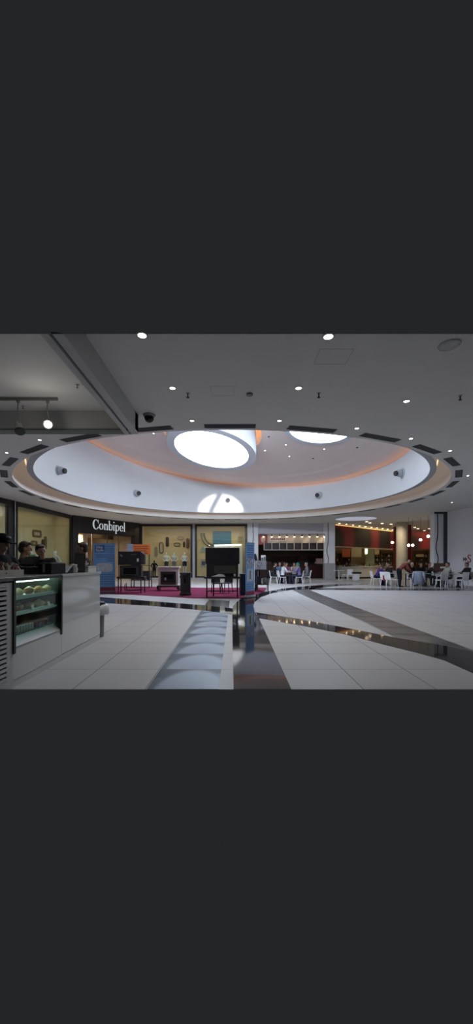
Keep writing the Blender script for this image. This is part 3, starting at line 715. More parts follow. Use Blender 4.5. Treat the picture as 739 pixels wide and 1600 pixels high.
M_jar = mat('jar_pale', (.42, .48, .36), .3); M_lid = mat('jar_lid', (.55, .58, .50), .4)
for k in range(10):
    o = thing('dessert_jar', 'small pale dessert jar, number %d from the left on the display floor' % (k+1), 'jar', (FX-.145, 3.86+.058*k, .5155), 0, 'dessert jars at the bottom of the display')
    b = MB(); b.lathe([(.016, 0), (.022, .01), (.022, .05), (.018, .058)], n=14); b.build('glass_body', M_jar, o, smooth=True)
    b = MB(); b.lathe([(.020, .058), (.021, .06), (.021, .072), (.001, .074)], n=14); b.build('lid', M_lid, o)
for k in range(4):
    o = thing('dessert_cup', 'red fruit dessert cup, number %d from the left beside the jars' % (k+1), 'dessert', (FX-.145, 4.46+.085*k, .5155), 0, 'fruit cups at the bottom of the display')
    b = MB(); b.lathe([(.018, 0), (.030, .055), (.030, .06)], n=14); b.build('cup', mat('cup_dark', (.12, .05, .05), .3), o)
    b = MB(); b.ell((0, 0, .06), (.028, .028, .014), u=12, v=6); b.build('fruit', mat('fruit_red', (.35, .05, .03), .4), o)
for k, y in enumerate((4.05, 4.42)):
    b = MB(); b.box((0, 0, .03), (.004, .05, .06), rot=Euler((0, -.25, 0))); b.box((-.006, 0, .004), (.03, .05, .006)); tag(b.build('price_card', M_cream, loc=(FX-.058, y+.2, .756)), 'small white price card on the middle display shelf, %s' % ('left one' if k == 0 else 'right one'), 'price card', 'price cards')
# things on the counter
TOP = 1.155
o = thing('sachet_box', 'pale cardboard box full of paper sachets on the counter end at left', 'box', (FX-.16, 3.76, TOP))
b = MB(); w, l, h = .24, .56, .075
b.span(-w/2, w/2, -l/2, l/2, 0, .006); b.span(-w/2, -w/2+.006, -l/2, l/2, .006, h); b.span(w/2-.006, w/2, -l/2, l/2, .006, h); b.span(-w/2+.006, w/2-.006, -l/2, -l/2+.006, .006, h); b.span(-w/2+.006, w/2-.006, l/2-.006, l/2, .006, h)
b.build('tray', mat('cardboard_pale', (.50, .46, .40), .7), o)
MS = [mat('sachet_white', (.62, .58, .52), .6), mat('sachet_brown', (.34, .22, .17), .6), mat('sachet_red', (.28, .08, .07), .6)]
for k in range(84):
    b = MB(); b.box((0, 0, 0), (.022, .012, .085)); 
    b.box((0, 0, .045), (.024, .006, .008))
    s_ = b.build('sachet', MS[rs.choice((0, 0, 0, 1, 1, 2))]); tag(s_, 'paper sachet heaped in the pale cardboard box on the counter', 'sachet', 'sachets in the cardboard box'); s_.location = (FX-.16+rs.uniform(-.09, .10), 3.76+rs.uniform(-.25, .25), TOP+rs.uniform(.062, .118)); s_.rotation_euler = (rs.uniform(-.6, .6), rs.uniform(-.6, .6), rs.uniform(0, 3))
M_reg = mat('register_black', (.015, .015, .018), .35)
o = thing('cash_register', 'black touch screen cash register on the counter behind the display', 'cash register', (FX-.50, 4.98, TOP), -.5)
b = MB(); b.span(-.19, .19, -.17, .17, 0, .10); b.build('drawer', M_reg, o, bevel=.01)
b = MB(); b.cyl((0, 0, .1), (0, .03, .15), .05, n=16); b.build('neck', M_reg, o)
b = MB(); b.box((0, 0, .175), (.33, .025, .15), rot=Euler((-.65, 0, 0))); b.build('screen_back', M_reg, o, bevel=.008)
b = MB(); b.box((0, .027, .19), (.29, .004, .12), rot=Euler((-.65, 0, 0))); b.build('screen', mat('screen_grey', (.12, .14, .15), .2), o)
o = thing('card_terminal', 'black box printer with a white label on the counter', 'printer', (FX-.21, 5.0, TOP), -.35)
b = MB(); b.span(-.12, .12, -.13, .13, 0, .15); b.build('body', M_reg, o, bevel=.015)
b = MB(); b.span(-.02, .02, -.134, -.1305, .02, .13); b.build('label_strip', mat('label_beige', (.62, .58, .5), .6), o)
b = MB(); b.span(-.09, .09, -.06, .08, .151, .158); b.build('paper_slot', M_grey, o)
o = thing('order_pad', 'tilted white price pad on a black stand on the counter', 'pad', (FX-.14, 5.20, TOP), -.25)
b = MB(); b.prism([(-.09, -.06, 0), (-.09, .06, 0), (-.09, .06, .10)], (.20, 0, 0)); b.build('stand', M_reg, o)
b = MB(); b.box((.01, -.006, .062), (.19, .145, .005), rot=Euler((.70, 0, 0))); pad = b.build('sheet', mat('pad_paper', (.78, .82, .88), .5), o)
b = MB()
for k in range(4): b.box((.01, -.04+.025*k, .0375+.0214*k), (.14, .006, .004), rot=Euler((.70, 0, 0)))
b.build('print', mat('pad_ink', (.35, .4, .48), .5), pad)
o = thing('glass_jar', 'clear glass jar wrapped in foil beside the black menu stand', 'jar', (FX-.12, 5.46, TOP))
b = MB(); b.lathe([(.045, 0), (.062, .02), (.066, .06), (.05, .10), (.055, .125), (.05, .125), (.044, .10)], n=20); b.build('jar_body', mat('jar_glass', (.50, .50, .48), .12, spec=.8), o, smooth=True)
b = MB(); b.ell((0, 0, .10), (.048, .048, .035), u=14, v=8); b.build('contents', M_cream, o, smooth=True)
o = thing('menu_stand', 'dark upright menu board leaning on the counter beside the jar', 'menu board', (FX-.13, 5.72, TOP), .35)
b = MB(); b.box((0, 0, .15), (.15, .014, .30), rot=Euler((-.12, 0, 0))); b.build('board', mat('menu_dark', (.045, .045, .05), .4), o)
b = MB()
for k in range(5): b.box((-.05+.025*k, -.013, .15), (.008, .004, .25), rot=Euler((-.12, 0, 0)))
b.build('print', mat('menu_print', (.16, .16, .17), .5), o)
b = MB(); b.span(-.07, .07, -.03, .07, 0, .012); b.build('foot', M_reg, o)
o = thing('white_box', 'low white box at the far end of the counter', 'box', (FX-.14, 5.99, TOP))
b = MB(); b.span(-.12, .10, -.17, .17, 0, .085); b.build('carton', mat('box_white', (.62, .62, .58), .6), o, bevel=.006)
b = MB(); b.span(-.125, .105, -.175, .175, .085, .098); b.build('lid', mat('box_lid', (.56, .56, .52), .6), o)
o = thing('sugar_bowl', 'round bowl of sachets on the low white box', 'bowl', (FX-.16, 5.95, TOP+.0985))
b = MB(); b.lathe([(.03, 0), (.06, .02), (.075, .05), (.07, .05), (.05, .02)], n=20); b.build('bowl', mat('bowl_pale', (.45, .42, .38), .4), o, smooth=True)
for k in range(12):
    b = MB(); b.box((0, 0, 0), (.018, .008, .05)); s_ = b.build('sachet', MS[k % 2]); tag(s_, 'paper sachet heaped in the round bowl on the white box', 'sachet', 'sachets in the round bowl'); a_ = k*2.4; s_.location = (FX-.16+.035*math.cos(a_), 5.95+.035*math.sin(a_), TOP+.0985+.06); s_.rotation_euler = (.4*math.cos(a_), .4*math.sin(a_), a_)
# waste bin behind the counter end
o = thing('waste_bin', 'grey waste bin with a white bag beyond the counter end', 'bin', (XA(151.5, 6.45), 6.45, 0))
b = MB(); b.lathe([(.11, 0), (.118, .02), (.128, .56), (.12, .56)], n=24); b.build('bin_body', mat('bin_grey', (.20, .20, .20), .4), o, smooth=False)
b = MB(); b.lathe([(.125, .56), (.135, .57), (.135, .61), (.10, .625), (.001, .63)], n=24); b.build('lid', M_black, o)
b = MB(); rr_ = random.Random(5); prof = []
n_ = 28; rg = []
for r_, z_ in ((.127, .56), (.15, .54), (.175, .47), (.165, .40)):
    rg.append([b.bm.verts.new(((r_+rr_.uniform(-.012, .022))*math.cos(2*PI*k/n_)*(1.12 if math.cos(2*PI*k/n_) > 0 else 1), (r_+rr_.uniform(-.012, .018))*math.sin(2*PI*k/n_), z_+rr_.uniform(-.02, .02))) for k in range(n_)])
for a_, c_ in zip(rg, rg[1:]):
    for k in range(n_): b.bm.faces.new((a_[k], a_[(k+1) % n_], c_[(k+1) % n_], c_[k]))
bag = b.build('bin_bag', mat('bag_white', (.62, .63, .65), .4), o, smooth=True)
md = bag.modifiers.new('t', 'SOLIDIFY'); md.thickness = .004
# ================================================================ STOVE DISPLAY ON THE RED CARPET
M_carpet = mat('carpet_red', (.150, .020, .055), .95, var=.15, scale=40, spec=.1)
cp = [(100, 926.5), (157, 928), (205, 929.5), (250, 932), (300, 935), (372, 935.6), (384, 934), (408, 927), (416, 922), (416, 918.5), (310, 918.5), (230, 916.8), (100, 915.5)]
b = MB(); b.prism([(*FL(*p), .004) for p in cp], (0, 0, .008))
tag(b.build('carpet', M_carpet), 'dark red carpet laid under the stoves on the tiled floor', 'carpet')
M_glassd = glass('fire_glass', (.28, .28, .29), .08)
M_steel = mat('dark_steel', (.05, .05, .055), .35, .5)
M_fire = mat('firebrick', (.16, .13, .11), .8, var=.3, scale=20)
M_paper = mat('paper_white', (.80, .80, .82), .6)
# big fireplace in the middle
YF = 13.75; zf = lambda y: ZA(y, YF)
o = thing('fireplace', 'big black fireplace on tall legs with a plain hood, beside the right banner', 'fireplace', (XA(347.5, YF), YF, .012))
w = .645; Zo = .012
b = MB(); b.span(-w, w, 0, .55, zf(881.5)-Zo, zf(855.6)-Zo); b.build('hood', M_blk2, o, bevel=.012)
zl = zf(901)-Zo; zt = zf(881.5)-Zo
b = MB(); b.span(-w+.04, -w+.34, .03, .09, zl, zt); b.span(w-.13, w-.05, .03, .09, zl, zt); b.span(-w+.34, w-.13, .03, .09, zt-.06, zt); b.span(-w+.34, w-.13, .03, .09, zl, zl+.03)
b.build('firebox_frame', M_steel, o, bevel=.004)
for x_ in (-w+.04, w-.10):
    b = MB(); b.span(x_, x_+.05, .48, .53, zl, zt); b.build('back_post', M_steel, o)
b = MB(); b.span(-w+.34, w-.13, .055, .065, zl+.03, zt-.06); b.build('fire_glass', M_glassd, o)
b = MB(); b.span(-.30, .05, .2, .42, zl, zl+.05); 
for k in range(4): b.cyl((-.28+.09*k, .2, zl+.08), (-.22+.09*k, .42, zl+.08), .03, n=10)
b.build('log_grate', M_fire, o)
b = MB(); b.span(-w-.05, w+.03, -.10, .62, zl-.07, zl); b.build('ledge', M_blk2, o, bevel=.01)
for x_, y_ in ((-w+.06, -.04), (w-.08, -.04), (-w+.28, .54), (w-.08, .54)):
    b = MB(); b.span(x_-.025, x_+.025, y_-.025, y_+.025, 0, zl-.07); b.build('leg', M_blk2, o)
b = MB(); b.span(-w+.06, w-.08, .52, .56, .18, .22); b.span(-w+.05, -w+.08, 0, .54, .18, .22); b.span(w-.1, w-.07, 0, .54, .18, .22); b.build('stretcher', M_blk2, o)
b = MB(); b.prism([(-.42, -.06, zl+.002), (.12, -.06, zl+.002), (.02, .0, zl+.085), (-.14, .02, zl+.10)], (0, .02, 0)); b.span(-.42, .12, -.09, .02, zl+.001, zl+.012)
tag(b.build('brochures', M_paper, loc=o.location), 'white open brochures lying on the big fireplace ledge', 'brochure')
cup = thing('paper_cup', 'small white cup standing at the right end of the fireplace ledge', 'cup', (o.location.x+.46, YF-.04, zl+Zo+.001))
b = MB(); b.lathe([(.026, 0), (.036, .09), (.033, .09), (.024, .01)], n=16); b.build('cup_body', M_paper, cup, smooth=True)
b = MB(); b.lathe([(.037, .088), (.039, .094), (.035, .096)], n=16); b.build('rim', M_paper, cup)
# insert fireplace at left
YI = 15.75
o = thing('fireplace', 'black fireplace insert with a bulky hood on thin legs, beside the left banner', 'fireplace', (XA(205, YI), YI, .012), .10)
zi = lambda y: ZA(y, YI)-.012
b = MB(); b.span(-.56, .40, 0, .55, zi(883), zi(861.6)); b.prism([(.40, .0, zi(882)), (.55, .1, zi(882)), (.55, .1, zi(866)), (.40, 0, zi(861.6))], (0, .42, 0)); b.build('hood', M_blk2, o, bevel=.012)
b = MB(); b.span(-.50, .42, .05, .50, zi(901), zi(883.5)); b.build('firebox', M_blk2, o, bevel=.008)
b = MB(); b.ringplate([(-.44, 0, zi(899.5)), (.30, 0, zi(899.5)), (.30, 0, zi(885)), (-.44, 0, zi(885))], [(-.34, 0, zi(897.5)), (.20, 0, zi(897.5)), (.20, 0, zi(887)), (-.34, 0, zi(887))], (0, .05, 0)); b.build('door_frame', mat('door_dull', (.045, .043, .04), .5), o)
b = MB(); b.span(-.34, .20, .02, .035, zi(897.5), zi(887)); b.build('fire_glass', mat('black_glass', (.008, .008, .009), .06, spec=.7), o)
b = MB(); b.span(-.58, .58, -.12, .55, zi(904), zi(900.8)); b.build('ledge', M_blk2, o, bevel=.006)
for x_, y_ in ((-.53, -.06), (.42, -.06), (-.53, .5), (.50, .5)):
    b = MB(); b.span(x_-.02, x_+.02, y_-.02, y_+.02, 0, zi(904)); b.build('leg', M_blk2, o)
b = MB(); b.span(.24, .32, -.006, 0, zi(877.5), zi(872.5)); b.build('sticker', M_paper, o)
b = MB()
for k in range(5): b.span(-.02+.05*k, .015+.05*k, -.004, 0, zi(866.8), zi(865.8))
b.span(-.47, -.40, -.004, 0, zi(868.5), zi(866.2)); b.span(-.42, -.36, -.004, 0, zi(870), zi(868)); b.build('lettering', mat('grey_print', (.22, .22, .23), .5), o)
b = MB(); b.tube([(-.25, -.02, .42), (-.26, -.05, .14), (-.18, -.05, .10), (.45, -.05, .13)], .018); b.tube([(-.25, .3, .42), (-.26, .3, .14), (-.18, .3, .10), (.45, .3, .13)], .018); b.tube([(.2, -.05, .12), (.2, .3, .12)], .015); b.build('runner', M_blk2, o)
# trolley with the orange sign, behind it
YT = 19.0; zt_ = lambda y: ZA(y, YT)-.012
o = thing('display_trolley', 'black trolley behind the left fireplace with an orange and grey sign on top', 'trolley', (XA(216, YT), YT, .012))
xl, xr = XA(199, YT)-XA(216, YT), XA(234, YT)-XA(216, YT)
for x_ in (xl+.2, xr-.03):
    for y_ in (0, .55):
        b = MB(); b.span(x_-.02, x_+.02, y_-.02, y_+.02, .10, zt_(866) if y_ == 0 else .9); p_ = b.build('post', M_blk2, o)
        b = MB(); b.cyl((x_-.02, y_, .055), (x_+.02, y_, .055), .055, n=16); b.span(x_-.012, x_+.012, y_-.02, y_+.02, .05, .12); b.build('caster', M_blk2, o)
for z in (zt_(906), zt_(883)):
    b = MB(); b.span(xl+.18, xr-.01, -.02, .57, z-.03, z); b.build('shelf', M_blk2, o)
b = MB(); b.span(XA(208, YT)-XA(216, YT), xr+.05, -.03, -.005, zt_(866.5), zt_(850.5)); sg = b.build('sign_board', mat('sign_orange', (.62, .16, .03), .5), o)
b = MB(); b.span(xl, XA(207.9, YT)-XA(216, YT), -.03, -.005, zt_(864), zt_(850)); b.build('sign_end', mat('sign_greyblue', (.26, .33, .43), .5), o)
b = MB()
for k, (x0, x1) in enumerate(((209, 233), (211, 234), (209.5, 231), (212, 233))):
    y0 = 853.2+3.5*k; b.span(XA(x0, YT)-XA(216, YT), XA(x1, YT)-XA(216, YT)-.05, -.036, -.03, zt_(y0+1.2), zt_(y0))
b.build('print', mat('sign_ink', (.24, .05, .02), .5), sg)
st = thing('small_stove', 'small black stove box on the trolley behind the left fireplace', 'stove', (XA(226, YT), YT+.08, zt_(906)+.0125))
b = MB(); b.span(-.20, .20, 0, .4, .04, .46); b.build('body', M_blk2, st, bevel=.02)
b = MB(); b.span(-.13, .13, -.012, 0, .10, .34); b.build('door', M_steel, st)
for x_ in (-.15, .15):
    b = MB(); b.span(x_-.03, x_+.03, .02, .38, 0, .04); b.build('foot', M_blk2, st)
# white mantel fireplace on a dolly
YM = 17.0; zm = lambda y: ZA(y, YM)-.012
o = thing('mantel_fireplace', 'white mantelpiece fireplace with a dark insert', 'fireplace', (XA(262.8, YM), YM, .012+.235), .0)
z0_ = .235
M_mant = mat('mantel_white', (.56, .53, .52), .6, var=.03)
hw = .46; zt2 = zm(887.4)-z0_
b = MB(); b.span(-hw, -.36, 0, .45, 0, zt2); b.span(.36, hw, 0, .45, 0, zt2); b.span(-.36, .36, 0, .45, zm(893.2)-z0_, zt2); b.span(-hw-.02, -.33, -.03, .47, 0, .06); b.span(.33, hw+.02, -.03, .47, 0, .06); b.span(-.36, .36, .0, .45, 0, .05)
b.build('surround', M_mant, o, bevel=.008)
b = MB(); b.span(-hw-.06, hw+.06, -.06, .48, zt2, zm(885.4)-z0_); b.span(-hw-.03, hw+.03, -.03, .46, zt2-.04, zt2); b.build('mantel_shelf', M_mant, o, bevel=.008)
b = MB(); b.span(-.36, .36, .03, .42, .05, zm(893.2)-z0_); b.build('insert', mat('insert_dark', (.035, .028, .025), .4), o)
b = MB(); zc0, zc1 = .17, zm(895.6)-z0_
b.ringplate([(-.30, .0, zc0), (.30, .0, zc0), (.30, .0, zc1), (-.30, .0, zc1)], [(-.23, .0, zc0+.06), (.23, .0, zc0+.06), (.23, .0, zc1-.06), (-.23, .0, zc1-.06)], (0, .03, 0)); b.build('insert_frame', M_blk2, o)
b = MB(); b.span(-.23, .23, .012, .02, zc0+.06, zc1-.06); b.build('fire_glass', mat('black_glass', (0, 0, 0)), o)
b = MB(); b.span(-.18, -.09, .006, .012, .26, .38); b.build('sticker', mat('sticker_grey', (.4, .4, .4), .5), o)
b = MB(); b.span(-.32, .32, -.005, .03, .07, .15); b.build('ash_drawer', mat('ash_brown', (.10, .065, .045), .5), o)
d = thing('dolly', 'low black wheeled dolly under the white mantelpiece fireplace', 'dolly', (XA(262.8, YM), YM, .012))
b = MB(); b.span(-.53, .53, -.05, .50, .17, .232); b.span(-.53, -.44, -.05, .5, .08, .17); b.span(.40, .53, -.05, .5, .08, .17); b.build('deck', M_blk2, d)
for x_ in (-.47, .47):
    for y_ in (0, .45):
        b = MB(); b.cyl((x_-.025, y_, .055), (x_+.025, y_, .055), .055, n=16); b.build('caster', M_steel, d)
# octagonal wood stove
YS = 14.55; zs_ = lambda y: ZA(y, YS)-.012
o = thing('wood_stove', 'black round pellet stove standing alone right of the white mantelpiece', 'stove', (XA(289, YS), YS+.2, .012), PI/8)
hS = zs_(894.5)
b = MB(); b.lathe([(.235, .06), (.225, .10), (.215, .14), (.215, hS-.10), (.225, hS-.06)], n=8); b.build('body', M_blk2, o)
b = MB(); b.lathe([(.24, hS-.06), (.25, hS-.04), (.25, hS-.01), (.20, hS)], n=8); b.build('top_plate', M_steel, o)
b = MB(); b.lathe([(.25, .02), (.25, .06), (.22, .07)], n=8); b.build('base', M_blk2, o)
for k in range(4):
    a_ = PI/4+k*PI/2; b = MB(); b.cyl((.2*math.cos(a_), .2*math.sin(a_), 0), (.2*math.cos(a_), .2*math.sin(a_), .03), .025, n=10); b.build('foot', M_blk2, o)
b = MB()
for a_ in (-PI/2-PI/8,):
    c_, s_ = math.cos(a_), math.sin(a_)
    b.box((.203*c_, .203*s_, hS*.60), (.13, .012, .32), rz=a_+PI/2)
dr = b.build('door', M_steel, o)
b = MB(); b.box((.212*c_, .212*s_, hS*.63), (.09, .006, .2), rz=a_+PI/2); b.build('door_glass', mat('black_glass', (0, 0, 0)), dr)
b = MB(); b.box((.205*c_, .205*s_, hS*.25), (.13, .012, .10), rz=a_+PI/2); b.build('ash_door', M_steel, o)
# roll-up banners
M_bb = mat('banner_blue', (.17, .36, .66), .55, var=.06, scale=2); M_bd = mat('banner_dark_blue', (.03, .12, .30), .55)
M_ink = mat('banner_ink', (.045, .075, .20), .6); M_fade = mat('banner_white', (.50, .54, .58), .6, var=.25, scale=14); M_red = mat('banner_red', (.26, .035, .075), .6)
def banner(loc, rz, w, h, label, kind):
    o = thing('rollup_banner', label, 'banner', loc, rz, 'roll-up banners')
    b = MB(); b.span(-w/2, w/2, -.008, .008, .07, h); pn = b.build('panel', M_bb, o)
    b = MB(); b.span(-w/2-.02, w/2+.02, -.07, .07, 0, .08); b.build('base', mat('banner_base', (.35, .35, .37), .35, .6), o, bevel=.01)
    b = MB(); b.span(-w/2-.005, w/2+.005, -.014, .014, h, h+.03); b.build('top_rail', mat('banner_base', (0, 0, 0)), o)
    b = MB(); b.cyl((0, .05, .05), (0, .03, h), .012, n=8); b.build('pole', M_steel, o)
    b = MB(); b.span(-w/2, w/2, -.0095, -.008, .08, .24); b.build('red_band', M_red, pn)
    f = -.0095
    if kind == 0:
        b = MB(); b.span(-w/2+.06, w*.02, f-.001, -.008, h-.37, h-.06); b.build('logo_patch', M_bd, pn)
        text('logo_text', 'Idea', .17, M_paper, pn, (-w*.22, f-.002, h-.14)); text('logo_text', 'Stufe', .17, M_paper, pn, (-w*.21, f-.002, h-.28))
        b = MB()
        for k in range(4): b.span(.06, w/2-.05, f, -.008, h-.10-.085*k-.02, h-.10-.085*k)
        for k in range(4): b.span((-w*.42 if k < 2 else 0)+.04*k, w/2-.04, f, -.008, h-.47-.085*k-.025, h-.47-.085*k)
        for k in range(5): b.span(-w*.3, w/2-.06, f, -.008, .80-.10*k-.02, .80-.10*k)
        b.build('print', M_ink, pn)
        b = MB(); pts = [(.06+.36*math.cos(t)*(1.15 if math.cos(t) < 0 else .85), f, 1.10+.22*math.sin(t)+.03*math.sin(3*t)) for t in [2*PI*k/28 for k in range(28)]]
        b.prism(pts, (0, .0012, 0)); b.build('stone_picture', M_fade, pn)
    else:
        b = MB()
        for k in range(6): b.span(-w*.40+.02*(k % 3), w*.42-.03*(k % 2), f, -.008, h-.08-.085*k-.03, h-.08-.085*k)
        for k in range(3): b.span(-w*.42, w*.40, f, -.008, .50-.08*k-.02, .50-.08*k)
        b.build('print', M_ink, pn)
        b = MB(); b.span(-w*.44, w*.44, f, -.008, 1.12, h-.56); b.build('picture', mat('banner_photo', (.30, .33, .44), .6, var=.7, scale=9), pn)
        b = MB(); b.span(-w*.34, w*.34, f, -.008, .60, 1.06); c2 = b.build('picture_card', M_fade, pn)
        b = MB(); b.span(-w*.08, w*.08, f-.0015, f, .68, 1.0); b.build('chimney_picture', mat('chimney_grey', (.16, .17, .16), .6), c2)
    return o
YB1 = 15.9
banner((XA(163, YB1), YB1, .012), .06, .93, ZA(849.5, YB1)-.02, 'blue roll-up banner with a dark blue logo, left of the stoves', 0)
YB2 = 13.8
banner((XA(390.5, YB2), YB2, .012), .98, .62, ZA(848.5, YB2)-.02, 'narrow blue banner turned sideways at the right end of the carpet', 1)
# dark plinth by the big fireplace and display table behind the right banner
o = thing('display_plinth', 'dark plinth box between the big fireplace and the right banner', 'plinth', (XA(381, 14.6), 14.75, .012), .1)
b = MB(); b.span(-.16, .16, -.2, .2, .04, ZA(897, 14.6)); b.build('body', mat('plinth_navy', (.012, .016, .03), .5), o, bevel=.008)
b = MB(); b.span(-.15, .15, -.19, .19, 0, .04); b.build('plinth_foot', M_black, o)
YD = 16.3; zd = lambda y: ZA(y, YD)-.012
o = thing('display_table', 'tall black display table behind the right banner', 'table', (XA(409.5, YD), YD, .012))
hw = .30
b = MB(); b.span(-hw, hw, 0, .6, zd(892), zd(890)); b.build('tabletop', M_blk2, o)
for x_ in (-hw+.02, hw-.02):
    for y_ in (.02, .58):
        b = MB(); b.span(x_-.018, x_+.018, y_-.018, y_+.018, 0, zd(892)); b.build('leg', M_blk2, o)
b = MB(); b.span(-hw, hw, .02, .58, zd(914), zd(912.6)); b.build('shelf', M_blk2, o)
bx = thing('printed_box', 'white printed box on the tall black display table', 'box', (XA(408, YD), YD+.05, zd(890)+.0125))
b = MB(); b.span(-.235, .235, 0, .3, 0, .40); b.build('carton', mat('box_print', (.60, .62, .68), .6, var=.1, scale=8), bx)
b = MB()
rp = random.Random(9)
for k in range(9): x_, z_ = rp.uniform(-.2, .14), rp.uniform(.06, .32); b.span(x_, x_+rp.uniform(.03, .08), -.003, 0, z_, z_+rp.uniform(.02, .06))
b.build('print', mat('box_ink', (.22, .26, .36), .6), bx)
o = thing('brochure_stand', 'white and black leaflet stand on top of the printed box', 'stand', (XA(412, YD), YD+.2, zd(890)+.4135))
b = MB(); b.box((0, 0, .12), (.20, .02, .26), rot=Euler((-.3, 0, 0))); b.build('back', M_paper, o)
b = MB(); b.span(-.1, .1, -.07, .08, 0, .012); b.build('base', M_black, o)
b = MB(); b.box((.05, -.03, .10), (.08, .01, .15), rot=Euler((-.3, 0, 0))); b.box((-.05, -.03, .08), (.08, .01, .11), rot=Euler((-.3, 0, 0))); b.build('leaflet', mat('leaflet_grey', (.10, .11, .13), .5), o)
o = thing('stove_pipe', 'dark bent stove pipe on a post behind the right banner', 'pipe', (XA(401.5, 16.8), 17.2, .012))
b = MB(); b.tube([(0, 0, .03), (0, 0, 1.35), (-.04, 0, 1.55), (-.10, 0, 1.72)], .075, n=14); b.build('pipe', M_steel, o)
b = MB(); b.lathe([(.20, 0), (.20, .03), (.03, .04)]); b.build('base', M_blk2, o)
b = MB(); b.tube([(0, 0, 1.3), (.18, 0, 1.38), (.30, 0, 1.62)], .03, n=10); b.build('branch', M_black, o)
o = thing('blue_box', 'navy box on the lower shelf of the display table', 'box', (XA(405, YD), YD+.1, zd(912.6)+.0125))
b = MB(); b.span(-.11, .11, 0, .25, 0, .34); b.build('carton', mat('box_navy', (.018, .028, .07), .5), o, bevel=.006)
b = MB(); b.span(-.08, .08, -.003, 0, .2, .28); b.build('label_patch', M_steel, o)
o = thing('grey_pot', 'grey jar on the lower shelf of the display table', 'pot', (XA(414, YD), YD+.15, zd(912.6)+.0125))
b = MB(); b.lathe([(.05, 0), (.09, .05), (.10, .18), (.06, .26), (.065, .30), (.001, .30)], n=18); b.build('body', mat('pot_grey', (.20, .24, .24), .4), o, smooth=True)
b = MB(); b.lathe([(.07, .30), (.07, .33), (.02, .36)], n=18); b.build('lid', M_steel, o)

# ================================================================ SHOP WINDOW DRESSING
M_bz = mat('ornament_bronze', (.16, .12, .06), .4, .3); M_bzd = mat('ornament_dark', (.035, .022, .012), .5); M_bzg = mat('ornament_grey', (.30, .27, .19), .5); M_bzr = mat('ornament_red_brown', (.16, .08, .055), .5)
def stadium(w, h, n=9):
    r = min(w, h)/2; pts = []
    if h >= w:
        pts = [(r*math.cos(PI*k/n), h/2-r+r*math.sin(PI*k/n)) for k in range(n+1)]+[(r*math.cos(PI+PI*k/n), -h/2+r+r*math.sin(PI+PI*k/n)) for k in range(n+1)]
    else:
        pts = [(w/2-r+r*math.cos(-PI/2+PI*k/n), r*math.sin(-PI/2+PI*k/n)) for k in range(n+1)]+[(-w/2+r+r*math.cos(PI/2+PI*k/n), r*math.sin(PI/2+PI*k/n)) for k in range(n+1)]
    return pts
def roundrect(w, h, r, n=5):
    pts = []
    for cx_, cy_, a in ((w/2-r, h/2-r, 0), (-w/2+r, h/2-r, PI/2), (-w/2+r, -h/2+r, PI), (w/2-r, -h/2+r, 1.5*PI)):
        pts += [(cx_+r*math.cos(a+PI/2*k/n), cy_+r*math.sin(a+PI/2*k/n)) for k in range(n+1)]
    return pts
def ornament(loc, rz, w, h, solid, m, label, grp, round_=None):
    b = MB(); sh = stadium(w, h) if round_ is None else roundrect(w, h, round_)
    o = thing('wall_ornament', label, 'wall ornament', loc, rz, grp)
    if solid:
        b.prism([(x, 0, z) for x, z in sh], (0, .05, 0)); b.build('panel', m, o)
        k = .84; b = MB(); b.prism([(x*k, -.006, z*k) for x, z in sh], (0, .006, 0)); b.build('face', m, o)
    else:
        t = .13 if round_ else .075; s2 = stadium(w-2*t, h-2*t) if round_ is None else roundrect(w-2*t, h-2*t, max(.03, round_-t))
        b.ringplate([(x, 0, z) for x, z in sh], [(x, 0, z) for x, z in s2], (0, .06, 0)); b.build('frame', m, o)
        b = MB(); b.prism([(x*.99, .04, z*.99) for x, z in s2], (0, .015, 0)); b.build('mirror', mat('ornament_mirror', (.55, .48, .32), .35), o)
    return o
YO = YW+2.13
for (x, y, w_, h_, sol, m_, lab) in [
    (243.7, 862, 4.6, 15.5, 1, M_bzg, 'grey upright capsule panel, lowest at left in the mannequin window'), (252, 856, 7, 17.5, 0, M_bz, 'upright capsule frame left of the darkest panel in the mannequin window'),
    (261.3, 846.5, 4.8, 15.5, 1, M_bzd, 'tallest dark upright capsule panel in the mannequin window'), (282, 841, 10, 5.6, 0, M_bzg, 'pale lying capsule frame, highest in the mannequin window'),
    (276.5, 851, 10.6, 6, 0, M_bz, 'bronze lying capsule frame at the middle of the mannequin window'), (287.6, 850.7, 3.4, 9, 1, M_bzd, 'short dark upright capsule panel in the mannequin window'), (293.4, 849, 5, 16, 1, M_bzr, 'red brown upright capsule panel at right in the mannequin window')]:
    k = YO/F; ornament(P(x, y, YO), 0, w_*k, h_*k, sol, m_, lab, 'capsule ornaments in the mannequin window')
# left shop ornaments on the cream wall
dl = (l1-l0).normalized(); rzl = math.atan2(dl.y, dl.x); nl = Vector((-dl.y, dl.x))
def on_left(x, y, off=.07):
    k = (x-CX)/F; pl = l0-nl*off
    # solve (k*Y, Y) on the line pl + t*dl
    Y = (pl.x*dl.y-pl.y*dl.x)/(k*dl.y-dl.x); return P(x, y, Y)
for (x, y, w_, h_, sol, m_, lab) in [(58.6, 834, 13.5, 11.5, 0, M_bz, 'wide rounded frame high on the left shop wall'), (54.3, 849, 9.5, 8.5, 0, M_bz, 'small rounded frame low on the left shop wall'),
    (67.5, 848.5, 3.2, 12, 1, M_bzd, 'dark rounded panel, shorter of two on the left shop wall'), (71.6, 848, 3.6, 20, 1, M_bz, 'olive rounded panel, taller of two on the left shop wall')]:
    pw = on_left(x, y); ornament(pw, rzl, (on_left(x+w_/2, y)-on_left(x-w_/2, y)).length, h_/F*pw.y, sol, m_, lab, 'rounded ornaments in the left shop', .12 if not sol else .12)
